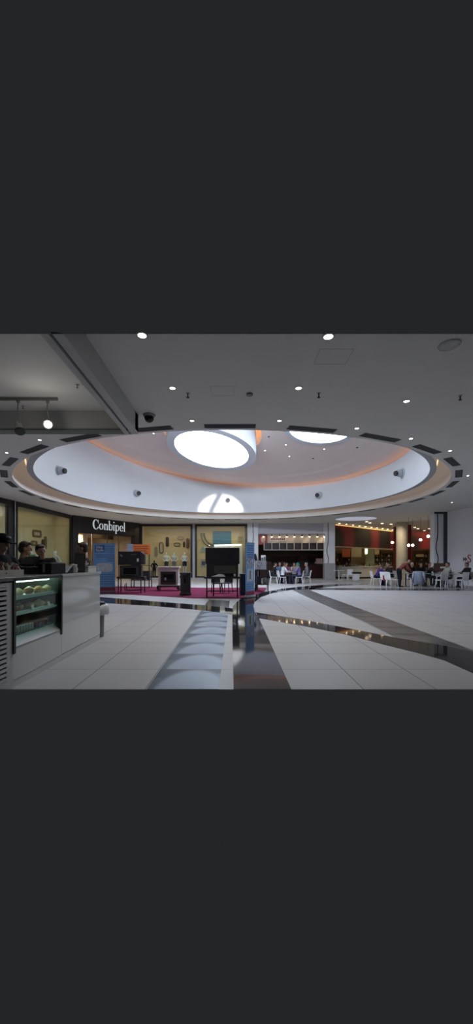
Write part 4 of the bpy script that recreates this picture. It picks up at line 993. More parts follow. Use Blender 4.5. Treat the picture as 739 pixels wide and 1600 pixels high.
# blue poster window
M_pb = mat('poster_blue', (.05, .21, .34), .5, var=.08)
k = YO/F
o = thing('hanging_poster', 'square blue poster in the window behind the big fireplace', 'poster', P(347, 842.5, YO))
b = MB(); b.span(-14.3*k, 14.3*k, 0, .03, -12.5*k, 12*k); b.build('sheet', M_pb, o)
b = MB(); b.span(-14.5*k, 14.5*k, -.012, .035, 12*k, 12.5*k); b.build('rail', M_bzg, o)
o = thing('curved_rack', 'curved double metal tube sculpture left of the blue poster', 'ornament', P(330, 855, YO))
for off in (0, 4.4):
    pts = [Vector(((-15.5+off+19*(1-math.cos(t*PI/2)))*k, .02, (22-(22+off*-.6)*math.sin(t*PI/2)-off*.0)*k)) for t in [i/10 for i in range(11)]]
    b = MB(); b.tube(pts, .07, n=8); b.build('tube', mat('rack_grey', (.19, .21, .17), .4, .3), o)
for x_, z_, s_, lab in ((317, 858, 1, 'pale green pennant shape under the curved sculpture'), (317.5, 880, .9, 'small framed picture low in the blue poster window'), (375.5, 841, 1, 'pale grey shelf of small cards right of the blue poster')):
    p = P(x_, z_, YO)
    if 'pennant' in lab:
        o = thing('window_pennant', lab, 'ornament', p); b = MB(); b.prism([(-3.3*k, 0, -5*k), (3.3*k, 0, -5*k), (2.6*k, 0, 1*k), (0, 0, 5.5*k), (-2.6*k, 0, 1*k)], (0, .04, 0)); b.build('cloth', mat('pennant_green', (.27, .45, .38), .6), o)
        b = MB(); b.span(-3.4*k, 3.4*k, -.01, .05, -.6*k, 0); b.build('band', mat('pennant_band', (.16, .28, .25), .6), o)
    elif 'framed' in lab:
        o = thing('framed_picture', lab, 'picture', p); b = MB(); b.span(-4*k, 4*k, 0, .03, -6.5*k, 6.5*k); b.build('mount', mat('mount_grey', (.42, .40, .36), .6), o)
        b = MB(); b.span(-2.2*k, 2.8*k, -.008, 0, -3.5*k, 3*k); b.build('photo', mat('photo_blue', (.05, .06, .13), .5, var=.5, scale=10), o)
    else:
        o = thing('card_shelf', lab, 'shelf', p); b = MB(); b.span(-4*k, 4*k, -.1, 0, -.3*k, 0); b.span(-4*k, 4*k, -.1, 0, -5.3*k, -5*k); b.build('boards', M_bzg, o)
        b = MB()
        for q in range(4): b.span((-3.6+2*q)*k, (-2.2+2*q)*k, -.06, -.04, 0, 3.2*k); b.span((-3.6+2*q)*k, (-2.2+2*q)*k, -.06, -.04, -5*k, -1.9*k)
        b.build('cards', mat('cards_grey', (.38, .36, .30), .6), o)
o = thing('lit_counter', 'glowing white curved display unit in the window behind the big fireplace', 'display unit', P(357, 905, YW+1.3))
o.location.z = .14
b = MB(); b.span(-1.25, 1.2, 0, .5, 0, ZA(854.5, YW+1.3)-.14); b.build('cabinet', mat('unit_white', (.62, .62, .52), .5), o, bevel=.03)
b = MB(); b.cyl((-1.2, .05, ZA(852.5, YW+1.3)-.14), (1.1, .05, ZA(851.5, YW+1.3)-.14), .09, n=16); b.build('light_tube', mat('unit_glow', (1, 1, 1), .5, emit=(.92, 1, .93), strength=.8), o)
# clothing rack inside the portal
def portal(u, v, z): p = Vector(PCa)+dirc*u+nrm*v; return (p.x, p.y, z)
M_cl = [mat('cloth_charcoal', (.04, .04, .045), .9), mat('cloth_rust', (.18, .07, .04), .9), mat('cloth_beige', (.36, .30, .22), .9)]
for q, (u, v) in enumerate(((3.3, 2.4), (4.9, 3.6))):
    o = thing('clothes_rack', 'clothes rack inside the clothes shop, %s' % ('left one behind the blue banner' if q == 0 else 'right one deeper in the shop'), 'clothes rack', portal(u, v, 0), rzc, 'racks in the clothes shop')
    b = MB(); b.tube([(-.7, 0, .02), (-.7, 0, 1.5), (.7, 0, 1.5), (.7, 0, .02)], .02); b.tube([(-.7, -.25, .02), (-.7, .25, .02)], .02); b.tube([(.7, -.25, .02), (.7, .25, .02)], .02); b.build('frame', M_steel, o)
    for j in range(9):
        b = MB(); x_ = -.6+.15*j; b.prism([(x_, -.20, .75), (x_, .20, .75), (x_, .22, 1.32), (x_, .06, 1.45), (x_, -.06, 1.45), (x_, -.22, 1.32)], (.07, 0, 0)); b.build('garment', M_cl[(j+q) % 3], o)
for q, (x, y) in enumerate(((130, 832), (146, 832), (160.5, 838), (190, 842.5), (185.5, 843))):
    Y = 26.5+1.2*q; p = P(x, y, Y); zc = 3.85
    Y = (zc-EYE)/((HY-y)/F); p = P(x, y, Y)
    downlight(p, 'ceiling lamp inside the clothes shop, %s from the left' % ['first', 'second', 'third', 'fifth', 'fourth'][q], .13, M_lampw, group='lamps in the clothes shop')
# shop name on the portal: upright serif letters built from strokes
M_let = mat('letters_white', (.86, .88, .88), .4, emit=(.85, .95, 1), strength=.35)
sgn = thing('shop_sign', 'white serif letters of the shop name on the black portal', 'sign', portal(2.58, -.152, 3.98), rzc)
def ringarc(cx_, cz, ro, rz_, ri, riz, a0=0, a1=2*PI, n=36, shift=0):
    o_, i_ = [], []
    full = abs(a1-a0-2*PI) < 1e-6
    m_ = n if full else n+1
    for k in range(m_):
        t = a0+(a1-a0)*k/n
        o_.append((cx_+ro*math.cos(t), 0, cz+rz_*math.sin(t))); i_.append((cx_+shift+ri*math.cos(t), 0, cz+riz*math.sin(t)))
    return o_, i_, full
def letter(ch, x):
    b = MB(); X = .48; A = .78; st = .085; hl = .022     # x height, ascender, stem, hairline
    dpt = (0, -.03, 0)
    def stem(x0, z0, z1): b.span(x0, x0+st, -.03, 0, z0, z1)
    def serif(x0, x1, z): b.span(x0, x1, -.03, 0, z, z+hl)
    def bowl(cx_, w_): 
        o_, i_, f = ringarc(cx_, X/2, w_/2, X/2+.01, w_/2-st, X/2-hl); b.ringplate(o_, i_, dpt, closed=f)
    if ch == 'C':
        o_, i_, f = ringarc(.30, A/2-.02, .30, A/2+.01, .30-st*1.2, A/2-hl-.01, .72, 2*PI-.72, shift=.02); b.ringplate(o_, i_, dpt, closed=f)
        b.span(.52, .545, -.03, 0, A*.60, A-.03); b.span(.50, .545, -.03, 0, A*.16, A*.24); adv = .62
    elif ch == 'o': bowl(.21, .42); adv = .48
    elif ch == 'n':
        stem(.05, 0, X); stem(.31, 0, X*.72); serif(0, .18, 0); serif(.26, .44, 0); serif(0, .08, X-hl)
        o_, i_, f = ringarc(.245, X*.70, .15, X*.30+.01, .15-st, X*.30-hl, 0, PI*.9, 16); b.ringplate(o_, i_, dpt, closed=False); adv = .48
    elif ch == 'b': stem(.05, 0, A); serif(0, .08, A-hl); o_, i_, f = ringarc(.235, X/2, .20, X/2+.01, .20-st, X/2-hl, -PI*.8, PI*.8); b.ringplate(o_, i_, dpt, closed=False); adv = .49
    elif ch == 'i': stem(.05, 0, X); serif(0, .19, 0); serif(0, .08, X-hl); b.cyl((.093, -.03, A-.09), (.093, 0, A-.09), .058, n=16); adv = .23
    elif ch == 'p': stem(.05, -.24, X); serif(0, .19, -.24); serif(0, .08, X-hl); o_, i_, f = ringarc(.235, X/2, .20, X/2+.01, .20-st, X/2-hl, -PI*.8, PI*.8); b.ringplate(o_, i_, dpt, closed=False); adv = .49
    elif ch == 'e':
        o_, i_, f = ringarc(.21, X/2, .20, X/2+.01, .20-st, X/2-hl, 0.05, PI*1.80); b.ringplate(o_, i_, dpt, closed=False); b.span(.08, .41, -.03, 0, X*.5, X*.5+hl); adv = .45
    else: stem(.05, 0, A); serif(0, .19, 0); serif(0, .08, A-hl); adv = .22
    le = b.build('letter', M_let, sgn); le.location = (x, 0, -.30); return adv
x = -1.26; LS = .80
for ch in 'Conbipel': x += letter(ch, x)*LS*0+0 if False else letter(ch, x)*1.0
for le in sgn.children: pass
sgn.scale = (.84, 1, .88)
# right wall letters
wr = Vector((13.5-XA(698, 22.75), 20.4-22.75, 0)); 
rzr = math.atan2(wr.y, wr.x)
wl = thing('wall_letters', 'red letter S with a small dark mark on the white wall at right', 'sign', (0, 0, 0), 0)
def on_right(x):
    p0 = Vector((XA(698, 22.75), 22.75)); d = Vector((wr.x, wr.y)); kx = (x-CX)/F
    t = (kx*p0.y-p0.x)/(d.x-kx*d.y); return p0+d*t
pS = on_right(733.5); pM = on_right(727.3)
nr = Vector((wr.y, -wr.x, 0)).normalized(); nr = -nr if nr.x > 0 else nr
wl.location = (pS.x+nr.x*.01, pS.y+nr.y*.01, ZA(873.5, pS.y)); wl.rotation_euler.z = rzr
text('letter', 'S', .66, mat('red_letter', (.42, .05, .06), .5), wl, (0, -.006, 0), extrude=.012)
dx_ = -(Vector(pM)-Vector(pS)).length
b = MB(); b.prism([(dx_-.16, -.012, -.12), (dx_+.0, -.012, 0), (dx_-.16, -.012, .12)], (0, .012, 0)); b.prism([(dx_+.0, -.012, -.12), (dx_+.16, -.012, 0), (dx_+.0, -.012, .12)], (0, .012, 0))
b.build('mark', mat('dark_mark', (.06, .05, .06), .5), wl)
# ================================================================ SNACK BAR (middle)
rs = random.Random(11)
M_strip = mat('sign_strip_cream', (.42, .36, .30), .6)
k = 29.3/F
b = MB(); b.span(sa+.55, sb-.02, 29.3, 29.55, ZA(848.5, 29.3), ZA(834.7, 29.3)); struct(b.build('trim_15', M_strip), 'cream sign strip of the snack bar')
o = thing('round_sign', 'red square sign with a dark figure at the left end of the snack bar strip', 'sign', P(411, 843, 29.25))
b = MB(); b.span(-6.6*k, 6.6*k, 0, .05, -8*k, 8*k); b.build('board', mat('sign_red', (.22, .025, .03), .5), o)
b = MB(); b.ell((0, 0, 0), (3.6*k, .02, 5*k), u=18, v=10); b.ell((1*k, -.01, 4.4*k), (2*k, .02, 1.8*k)); b.build('figure', mat('sign_fig', (.40, .30, .24), .6), o)
o = thing('name_board', 'pale name board with dark red lettering on the snack bar strip', 'sign', P(434.5, 842, 29.28))
b = MB(); b.span(-13*k, 13*k, 0, .02, -3.4*k, 2.2*k); b.build('board', mat('name_pale', (.50, .44, .40), .6), o)
b = MB()
for q in range(8): b.span((-11.5+2.9*q)*k, (-9.4+2.9*q)*k, -.01, 0, -1.6*k, (1.1 if q % 2 else .7)*k)
b.build('lettering', mat('name_ink', (.12, .02, .03), .5), o)
LX = [424, 436, 447.5, 459, 471, 482.5, 494.5, 505.5]
NTH = ['first', 'second', 'third', 'fourth', 'fifth', 'sixth', 'seventh', 'eighth', 'ninth', 'tenth', 'eleventh', 'twelfth']
for q, x in enumerate([411.5]+LX):
    o = thing('arm_lamp', 'small lit arm lamp over the snack bar menu strip, %s from the left' % NTH[q], 'lamp', P(x, 835.8, 29.3), 0, 'arm lamps over the snack bar')
    b = MB(); b.tube([(0, .05, .0), (0, -.22, .05), (0, -.30, -.03)], .02); b.build('arm', M_steel, o)
    b = MB(); b.cyl((0, -.30, -.02), (0, -.27, -.14), .05, .09, n=14); b.build('shade', M_steel, o)
    b = MB(); b.ell((0, -.27, -.14), .075); b.build('bulb', M_lampw, o)
    if q % 2 == 0: light('arm_lamp_light', 'SPOT', P(x, 836.5, 28.95), 22, (1, .8, .55), .05, spot=1.9, blend=.8).rotation_euler = (.25, 0, 0)
bounds = [412, 424, 436, 447.5, 459, 471, 482.5, 494.5, 506]
M_mb = mat('menu_black', (.022, .016, .02), .35); M_mf = mat('menu_frame_cream', (.46, .42, .38), .5)
for q in range(8):
    x0, x1 = bounds[q], bounds[q+1]; cx_ = (x0+x1)/2
    o = thing('menu_board', 'dark framed menu board over the snack bar, %s from the left of eight' % NTH[q], 'menu board', P(cx_, 854, 29.2), 0, 'menu boards over the snack bar')
    hw = (x1-x0)/2*k; b = MB(); b.span(-hw+.05, hw-.05, 0, .06, -4.6*k, 4.6*k); b.build('panel', M_mb, o)
    b = MB(); b.span(-hw, -hw+.07, -.03, .07, -5*k, 7.5*k); b.span(-hw, hw, -.03, .07, -5.9*k, -4.6*k); b.build('frame', M_mf, o)
    b = MB()
    for j in range(3): b.span(-hw*.45, hw*(.2+.2*j), -.006, 0, (1.8-1.7*j)*k, (2.2-1.7*j)*k)
    b.build('print', mat('menu_text', (.10, .085, .08), .5), o)
o = thing('snack_counter', 'dark red brown serving counter of the snack bar', 'counter', (XA(455, 31.5), 31.5, 0))
hw0, hw1 = XA(406, 31.5)-XA(455, 31.5), 7.9-XA(455, 31.5)
b = MB(); b.span(hw0, hw1, 0, .8, .1, 1.08); b.build('front', mat('counter_mahogany', (.055, .014, .012), .3), o)
b = MB(); b.span(hw0-.05, hw1, -.06, .85, 1.08, 1.13); b.build('worktop', mat('mahogany_top', (.10, .035, .025), .2), o)
b = MB(); b.span(hw0+.02, hw1-.02, .03, .77, 0, .1); b.build('kick', M_black, o)
o = thing('counter_display', 'pinkish white lit display box on the snack bar counter at right', 'display', P(496+4, 882, 31.8)); o.location.z = 1.131
b = MB(); b.span(-.28, .28, 0, .35, 0, .10); b.build('foot', M_dark, o)
b = MB(); b.span(-.30, .26, .02, .33, .10, .58); b.span(-.40, -.30, .05, .3, .12, .3); b.span(.26, .38, .05, .3, .12, .28); b.build('box', mat('display_pink', (.62, .46, .40), .5), o, bevel=.02)
for q, (x, lab) in enumerate(((418, 'coffee machine on the snack bar back shelf, left one'), (440, 'coffee machine on the snack bar back shelf, middle one'), (474, 'tall red fridge panel at the back of the snack bar'))):
    o = thing('back_appliance', lab, 'appliance', (XA(x, 33), 33, 0)); 
    b = MB(); b.span(-.5, .5, 0, .5, 0, .95 if q < 2 else 1.75); b.build('base', mat('appl_dark', (.04, .02, .02), .4), o, bevel=.02)
    b = MB(); b.span(-.35, .35, .0, .4, .96 if q < 2 else 1.76, 1.45 if q < 2 else 1.9); b.build('machine', mat('appl_red', (.10, .03, .025), .4), o, bevel=.03)
    b = MB(); b.span(-.25, .25, -.02, -.001, 1.1, 1.3); b.build('panel', M_steel, o)
# ================================================================ RESTAURANT CONTENTS
M_cf = mat('counter_front_cream', (.50, .47, .40), .4, var=.04); M_ctop = mat('counter_top_pale', (.60, .57, .50), .25)
o = thing('restaurant_counter', 'long curved cream serving counter at the left of the restaurant', 'counter', (8.6, 30.0, 0))
path = [(.12, 1.0), (.8, .6), (2.0, .6), (3.2, 1.1), (4.4, 2.0), (5.6, 3.2), (6.6, 4.4)]
b = MB(); inn = [(x-.35, y+.75) for x, y in path]
b.ringplate([(x, y, .14) for x, y in path], [(x, y, .14) for x, y in inn], (0, 0, .82), closed=False); b.build('front', M_cf, o)
b = MB(); b.ringplate([(x+.06, y-.10, .96) for x, y in path], [(x, y, .96) for x, y in inn], (0, 0, .05), closed=False); b.build('worktop', M_ctop, o)
b = MB(); b.ringplate([(x-.03, y+.06, 0) for x, y in path], [(x, y-.03, 0) for x, y in inn], (0, 0, .14), closed=False); b.build('kick', M_black, o)
b = MB(); b.ringplate([(x-.12, y+.25, 1.01) for x, y in path], [(x-.13, y+.27, 1.01) for x, y in path], (0, 0, .30), closed=False); b.build('sneeze_guard', M_glass, o)
MP = [mat('plate_white', (.70, .68, .62), .3), mat('bottle_green', (.05, .09, .05), .2), mat('food_orange', (.45, .20, .05), .6), mat('steel_light', (.45, .45, .44), .25, .8), mat('bottle_brown', (.10, .05, .02), .2)]
for q in range(16):
    t = q/15*5.9; i = min(int(t), 5); f = t-i
    x = path[i][0]*(1-f)+path[i+1][0]*f-.22; y = path[i][1]*(1-f)+path[i+1][1]*f+.48
    kind = ['bottle', 'plate_stack', 'serving_pan', 'glass_tumbler'][q % 4]
    o = thing(kind, '%s on the curved restaurant counter, number %d from the left on it' % (kind.replace('_', ' '), q+1), kind.split('_')[0], (8.6+x, 30.0+y, 1.011), 0, 'dishes and bottles on the restaurant counter')
    b = MB()
    if kind == 'bottle':
        b.lathe([(.045, 0), (.048, .18), (.018, .25), (.018, .32), (.001, .32)], n=14); b.build('bottle_body', MP[1 if q % 8 else 4], o, smooth=True); b = MB(); b.lathe([(.02, .32), (.02, .345), (.001, .345)], n=12); b.build('cap', MP[0], o)
    elif kind == 'plate_stack':
        for j in range(6): b.lathe([(.06, .022*j), (.13, .022*j+.018), (.12, .022*j+.02), (.05, .022*j+.006)], n=18)
        b.build('plates', MP[0], o)
    elif kind == 'serving_pan':
        b.lathe([(.17, 0), (.20, .10), (.185, .10), (.16, .02)], n=18, sx=1.2); b.build('pan', MP[3], o); b = MB(); b.ell((0, 0, .07), (.2, .17, .05)); b.build('food', MP[2], o)
    else:
        b.lathe([(.03, 0), (.04, .13), (.036, .13), (.028, .01)], n=14); b.build('tumbler', MP[0], o, smooth=True); b = MB(); b.lathe([(.032, .02), (.035, .08), (.001, .08)], n=12); b.build('drink', MP[2], o)
# back shelf units with jars behind the counter
for u, (x, lab) in enumerate(((537, 'shelving unit under the left end of the red bulkhead'), (585, 'shelving unit behind the middle of the restaurant counter'), (607, 'shelving unit left of the cream column'), (658, 'shelving unit at the right back of the restaurant'))):
    Y = 37.5; o = thing('shelving_unit', lab, 'shelving', (XA(x, Y), Y, 0), 0, 'restaurant shelving')
    b = MB()
    for x_ in (-.75, .72): b.span(x_, x_+.03, 0, .4, 0, 2.6)
    b.span(-.72, .72, .38, .4, 0, 2.6); b.build('carcass', mat('shelf_wood', (.16, .09, .05), .5), o)
    for z in (.6, 1.1, 1.5, 1.9, 2.3):
        b = MB(); b.span(-.72, .72, 0, .38, z, z+.03); b.build('shelf', mat('shelf_wood', (0, 0, 0)), o)
    for r_, z in enumerate((1.13, 1.53, 1.93)):
        for j in range(6):
            kk = rs.choice(('storage_jar', 'bottle'))
            p_ = (XA(x, Y)-.6+.24*j, Y+.18, z+.001)
            b = MB()
            if kk == 'bottle': b.lathe([(.04, 0), (.045, .17), (.016, .23), (.016, .29), (.001, .29)], n=10)
            else: b.lathe([(.07, 0), (.08, .05), (.08, .18), (.05, .21), (.05, .25), (.001, .25)], n=10)
            tag(b.build(kk, MP[rs.randrange(5)], loc=p_, smooth=True), '%s, %s from left, %s shelf of the %s' % (kk.replace('_', ' '), NTH[j], ['lower', 'middle', 'upper'][r_], ['shelving under the bulkhead end', 'shelving behind the counter', 'shelving left of the column', 'shelving at right back'][u]), kk.split('_')[-1], 'jars and bottles on the restaurant shelves')
for x, y, w_, h_, Y, m_, nm, lab in ((541, 864, 13, 13, 36.8, mat('poster_orange', (.42, .11, .04), .5), 'wall_poster', 'orange poster at the back left of the restaurant'), (557, 863, 16, 15, 36.9, mat('poster_beige', (.48, .42, .28), .5), 'wall_poster', 'beige poster beside the orange one in the restaurant'), (589, 862, 7, 9, 36.9, mat('poster_cream', (.62, .52, .32), .5), 'wall_poster', 'small cream poster at the back middle of the restaurant'), (656, 868, 12, 4, 36.9, mat('poster_yellow', (.55, .45, .22), .5), 'wall_poster', 'wide yellow poster at the right back of the restaurant')):
    kk = Y/F; o = thing(nm, lab, 'poster', P(x, y, Y), 0, 'posters in the restaurant'); b = MB(); b.span(-w_/2*kk, w_/2*kk, 0, .03, -h_/2*kk, h_/2*kk); b.build('sheet', m_, o)
    b = MB(); b.span(-w_/2*kk-.03, w_/2*kk+.03, .01, .05, -h_/2*kk-.03, -h_/2*kk); b.span(-w_/2*kk-.03, w_/2*kk+.03, .01, .05, h_/2*kk, h_/2*kk+.03); b.build('rail', M_dark, o)
o = thing('lit_doorway_lamp', 'bright green white lamp by the doorway at the back of the restaurant', 'lamp', P(572.5, 860, 36.5))
b = MB(); b.lathe([(.001, -.35), (.10, -.3), (.10, .3), (.001, .35)], n=14); b.build('glow_tube', mat('green_glow', (.8, 1, .8), .5, emit=(.8, 1, .75), strength=3), o, smooth=True)
b = MB(); b.span(-.15, .15, .1, .16, -.45, .45); b.build('bracket', M_rest, o)
o = thing('doorway_panel', 'pale green door panel at the back of the restaurant under the bright lamp', 'door panel', (XA(578, 37.2), 37.2, 0))
b = MB(); b.span(-.45, .45, 0, .06, 0, 2.9); b.build('leaf', mat('door_green', (.34, .40, .26), .5), o)
b = MB(); b.span(.30, .36, -.06, 0, 1.0, 1.15); b.build('handle', M_steel, o)
for q, (x, y, Y) in enumerate(((613, 847.5, 27.5), (638.5, 852, 25.5), (644.8, 852, 26.5), (657, 843.5, 25.5), (669, 838, 24.5), (677.3, 852, 26.5))):
    p = P(x, y, Y); o = thing('pendant_lamp', 'glowing globe pendant lamp in the restaurant, %s from the left' % NTH[q], 'pendant lamp', p, 0, 'globe pendants in the restaurant')
    b = MB(); b.ell((0, 0, 0), .095, u=18, v=12); b.build('globe', mat('globe_glow', (1, .95, .9), .5, emit=(1, .86, .68), strength=7), o, smooth=True)
    b = MB(); b.cyl((0, 0, .09), (0, 0, CEIL-p.z), .008, n=6); b.build('cord', M_black, o)
    b = MB(); b.cyl((0, 0, .08), (0, 0, .14), .035, n=12); b.build('socket', M_steel, o)
for q, (x, y) in enumerate(((573, 815), (578, 817), (597, 818), (611, 819), (648, 824), (653, 826), (671, 826), (663, 829))):
    downlight(CE(x, y), 'warm downlight in the restaurant ceiling, number %d counted from the front left' % (q+1), .15, M_lampw, power=40 if q % 2 else 0, group='warm downlights in the restaurant')
for q in range(10):
    f = .05+.1*q; p = Vector((8.1+7.5*f, 29.05+6.3*f, z1m+.17))
    o = thing('bulkhead_spot', 'small glowing spot on top of the painted bulkhead, %s from the left' % NTH[q], 'spotlight', p, 0, 'spots along the painted bulkhead')
    b = MB(); b.cyl((0, 0, -.1), (0, 0, .0), .05, n=12); b.build('body', M_steel, o)
    b = MB(); b.ell((0, 0, .02), .07); b.build('bulb', M_lampw, o)
# ================================================================ SEATS AND TABLES
M_chair = mat('chair_white', (.88, .89, .92), .3, var=.02)
def make_chair(label, m=M_chair):
    t = thing('dining_chair', label, 'chair', (0, 0, 0), 0, 'white plastic chairs')
    b = MB(); n_ = 8
    lo = []; 
    for j in range(n_+1):
        y = -.21+.42*j/n_; dz = .018*math.cos(PI*j/n_*2)
        lo.append((y, .44+dz*.6))
    b.prism([(-.21, y, z) for y, z in lo]+[(-.21, y, z-.03) for y, z in lo[::-1]], (.42, 0, 0)); b.build('seat', m, t, bevel=.008)
    b = MB(); pr = [(-.19, .43), (-.215, .55), (-.235, .70), (-.27, .84)]
    b.prism([(-.20, y, z) for y, z in pr]+[(-.20, y-.025, z) for y, z in pr[::-1]], (.40, 0, 0)); b.build('backrest', m, t, bevel=.01)
    for x_, y_, dx_, dy_ in ((-.17, .17, -.03, .04), (.17, .17, .03, .04), (-.17, -.17, -.03, -.06), (.17, -.17, .03, -.06)):
        b = MB(); b.cyl((x_+dx_, y_+dy_, 0), (x_, y_, .43), .016, .022, n=10); b.build('leg', m, t)
    return t
chair_first = None
def chair(x, Y, rz, label):
    global chair_first
    if chair_first is None:
        chair_first = make_chair(label); chair_first.location = (x, Y, 0); chair_first.rotation_euler = (0, 0, rz); return chair_first
    return dup(chair_first, (x, Y, 0), rz, label)
def dtable(x, Y, label, m, r=.38):
    o = thing('cafe_table', label, 'table', (x, Y, 0), 0, 'cafe tables')
    b = MB(); b.span(-r, r, -r, r, .715, .74); b.build('tabletop', m, o, bevel=.008)
    b = MB(); b.cyl((0, 0, .03), (0, 0, .715), .03, n=14); b.build('pedestal', M_steel, o)
    b = MB(); b.lathe([(.24, 0), (.24, .015), (.03, .035)], n=20); b.build('base', M_steel, o)
    return o
R90 = PI/2
M_ttop = mat('table_pale', (.52, .52, .54), .35); M_teal = mat('table_teal', (.06, .20, .20), .4)
dk = make_chair('dark metal chair under the big fireplace, left one', mat('chair_dark', (.025, .025, .028), .4)); dk['group'] = 'dark chairs behind the fireplace'; dk.location = (XA(339, 15.6), 15.6, .012); dk.rotation_euler.z = PI+.3
dup(dk, (XA(354, 15.8), 15.8, .012), PI-.4, 'dark metal chair under the big fireplace, right one')
dtable(XA(455, 23.5), 23.5, 'pale cafe table between the white shirt and the purple sweater', M_ttop, .45)
dtable(XA(434, 24.3), 24.4, 'pale cafe table at the far left behind the white shirt', M_ttop)
chair(XA(440.5, 22.9), 22.9, -R90+.25, 'white chair under the person in the white shirt')
chair(XA(468, 22.9), 22.9, R90-.35, 'white chair under the person in the purple sweater with green scarf')
chair(XA(427.5, 23.3), 23.3, -R90, 'white chair under the dark clothed person at the left table')
chair(XA(447.5, 24.5), 24.5, PI, 'white chair under the person in the dark pink top')
chair(XA(459.5, 24.6), 24.6, PI, 'white chair under the pale topped person behind the table')
chair(XA(437, 25.3), 25.3, PI, 'white chair under the person in blue behind the left table')
chair(XA(479, 23.7), 23.7, R90, 'white chair under the person in grey at the right of the table')
dtable(XA(604, 21.0), 21.0, 'pale cafe table before the person in the purple jumper', M_ttop, .40)
dtable(XA(634, 20.3), 20.3, 'pale cafe table under the person bending over', M_ttop, .36)
dtable(XA(664, 20.0), 20.0, 'teal topped cafe table with the dark group behind it', M_teal, .55)
dtable(XA(707, 19.6), 19.6, 'pale cafe table between the vest and the black top', M_ttop, .38)
chair(XA(587, 21.2), 21.2, -R90, 'white chair under the person in the purple jumper')
bagchair = chair(XA(600, 19.9), 19.6, -R90+.45, 'white chair with the red bag hanging on its back')
chair(XA(613, 19.2), 19.2, -R90+.15, 'white chair just left of the bending person')
chair(XA(647, 19.1), 18.9, -.2, 'white chair covered by the pale blue jacket')
chair(XA(686, 19.0), 18.8, .12, 'white chair seen from behind in front of the brown notice board')
chair(XA(700, 19.5), 19.6, R90, 'white chair under the person in the dark vest')
chair(XA(714, 19.2), 18.8, .25, 'white chair seen from behind left of the person in the black top')
chair(XA(731, 19.2), 19.3, R90, 'white chair under the person in the black top')
chair(XA(643.5, 21.6), 21.6, PI, 'white chair behind the teal table, left one')
chair(XA(657, 21.6), 21.6, PI, 'white chair behind the teal table, middle one')
chair(XA(670.5, 21.6), 21.6, PI, 'white chair behind the teal table, right one')
chair(XA(548, 27.3), 27.3, -.5, 'white chair standing alone before the curved restaurant counter')
chair(XA(536, 28.2), 27.6, .9, 'white chair beside the pillar in front of the curved counter')
o = thing('round_bar_table', 'small white side table beside the restaurant pillar', 'table', (XA(530, 27.9), 28.0, 0))
b = MB(); b.lathe([(.40, .72), (.40, .75), (.001, .75)], n=24); b.build('tabletop', M_chair, o)
b = MB(); b.cyl((0, 0, .02), (0, 0, .72), .035); b.build('pedestal', M_chair, o)
b = MB(); b.lathe([(.25, 0), (.25, .02), (.02, .03)], n=20); b.build('base', M_chair, o)
o = thing('tray_bin', 'white tray return bin with a black top before the curved counter', 'bin', (XA(556, 26.8), 26.8, 0))
b = MB(); b.span(-.2, .2, -.2, .2, .02, .52); b.build('body', M_chair, o, bevel=.02)
b = MB(); b.span(-.24, .34, -.22, .22, .52, .66); b.build('lid', M_black, o, bevel=.02)
b = MB(); b.span(-.18, .18, -.18, .18, 0, .02); b.build('base', M_black, o)
# notice board on pillar
o = thing('notice_board', 'brown menu stand with a pale card before the right pillar', 'board', (XA(689, 21.6), 21.6, 0))
b = MB(); b.span(-.42, .42, 0, .04, .72, ZA(880, 21.6)); b.build('panel', mat('board_brown', (.13, .07, .05), .6), o)
b = MB(); b.span(-.05, .28, -.012, 0, 1.0, 1.10); b.build('card', M_paper, o)
for x_ in (-.36, .36):
    b = MB(); b.tube([(x_, .06, .0), (x_, .06, 1.15)], .02); b.tube([(x_, -.18, .02), (x_, .25, .02)], .02); b.build('leg', M_steel, o)
# red bag and jacket
o = thing('shopping_bag', 'red shopping bag hanging on the chair back left of the bending person', 'bag', (XA(602, 19.5), 19.42, .36))
b = MB(); b.prism([(-.14, 0, 0), (.14, 0, 0), (.16, .0, .30), (-.15, 0, .30)], (0, .07, 0)); b.build('bag_body', mat('bag_red', (.42, .03, .035), .5, var=.2), o, bevel=.015)
for y_ in (0.005, .06):
    b = MB(); b.tube([(-.07, y_, .30), (-.05, y_, .44), (.05, y_, .44), (.07, y_, .30)], .008); b.build('handle', mat('bag_red', (0, 0, 0)), o)
b = MB(); b.box((0, -.004, .15), (.12, .006, .10)); b.build('bag_print', mat('bag_print', (.6, .45, .45), .5), o)
b = MB(); rg = []
for q, (z, w_, d_) in enumerate(((.22, .27, .10), (.45, .27, .12), (.66, .26, .10), (.82, .25, .08), (.885, .22, .045), (.89, .05, .01))):
    rg.append([b.bm.verts.new(((w_+.02*math.sin(7*t+q))*math.cos(t), d_*math.sin(t)*(1+.25*math.sin(5*t+q)), z+(.04*math.sin(3*t) if q == 0 else 0))) for t in [2*PI*j/30 for j in range(30)]])
for a_, c_ in zip(rg, rg[1:]):
    for j in range(30): b.bm.faces.new((a_[j], a_[(j+1) % 30], c_[(j+1) % 30], c_[j]))
jk = thing('draped_jacket', 'pale blue jacket draped over a chair right of the bending person', 'jacket', (XA(647, 19.1), 18.66, 0), -.2)
b.build('jacket_body', mat('jacket_blue', (.36, .40, .52), .85, var=.12, scale=8), jk, smooth=True)
for s_ in (-1, 1):
    b = MB(); b.cap((s_*.24, -.02, .78), .055, (s_*.30, -.07, .36), .045); b.build('sleeve', mat('jacket_blue', (0, 0, 0)), jk, smooth=True)
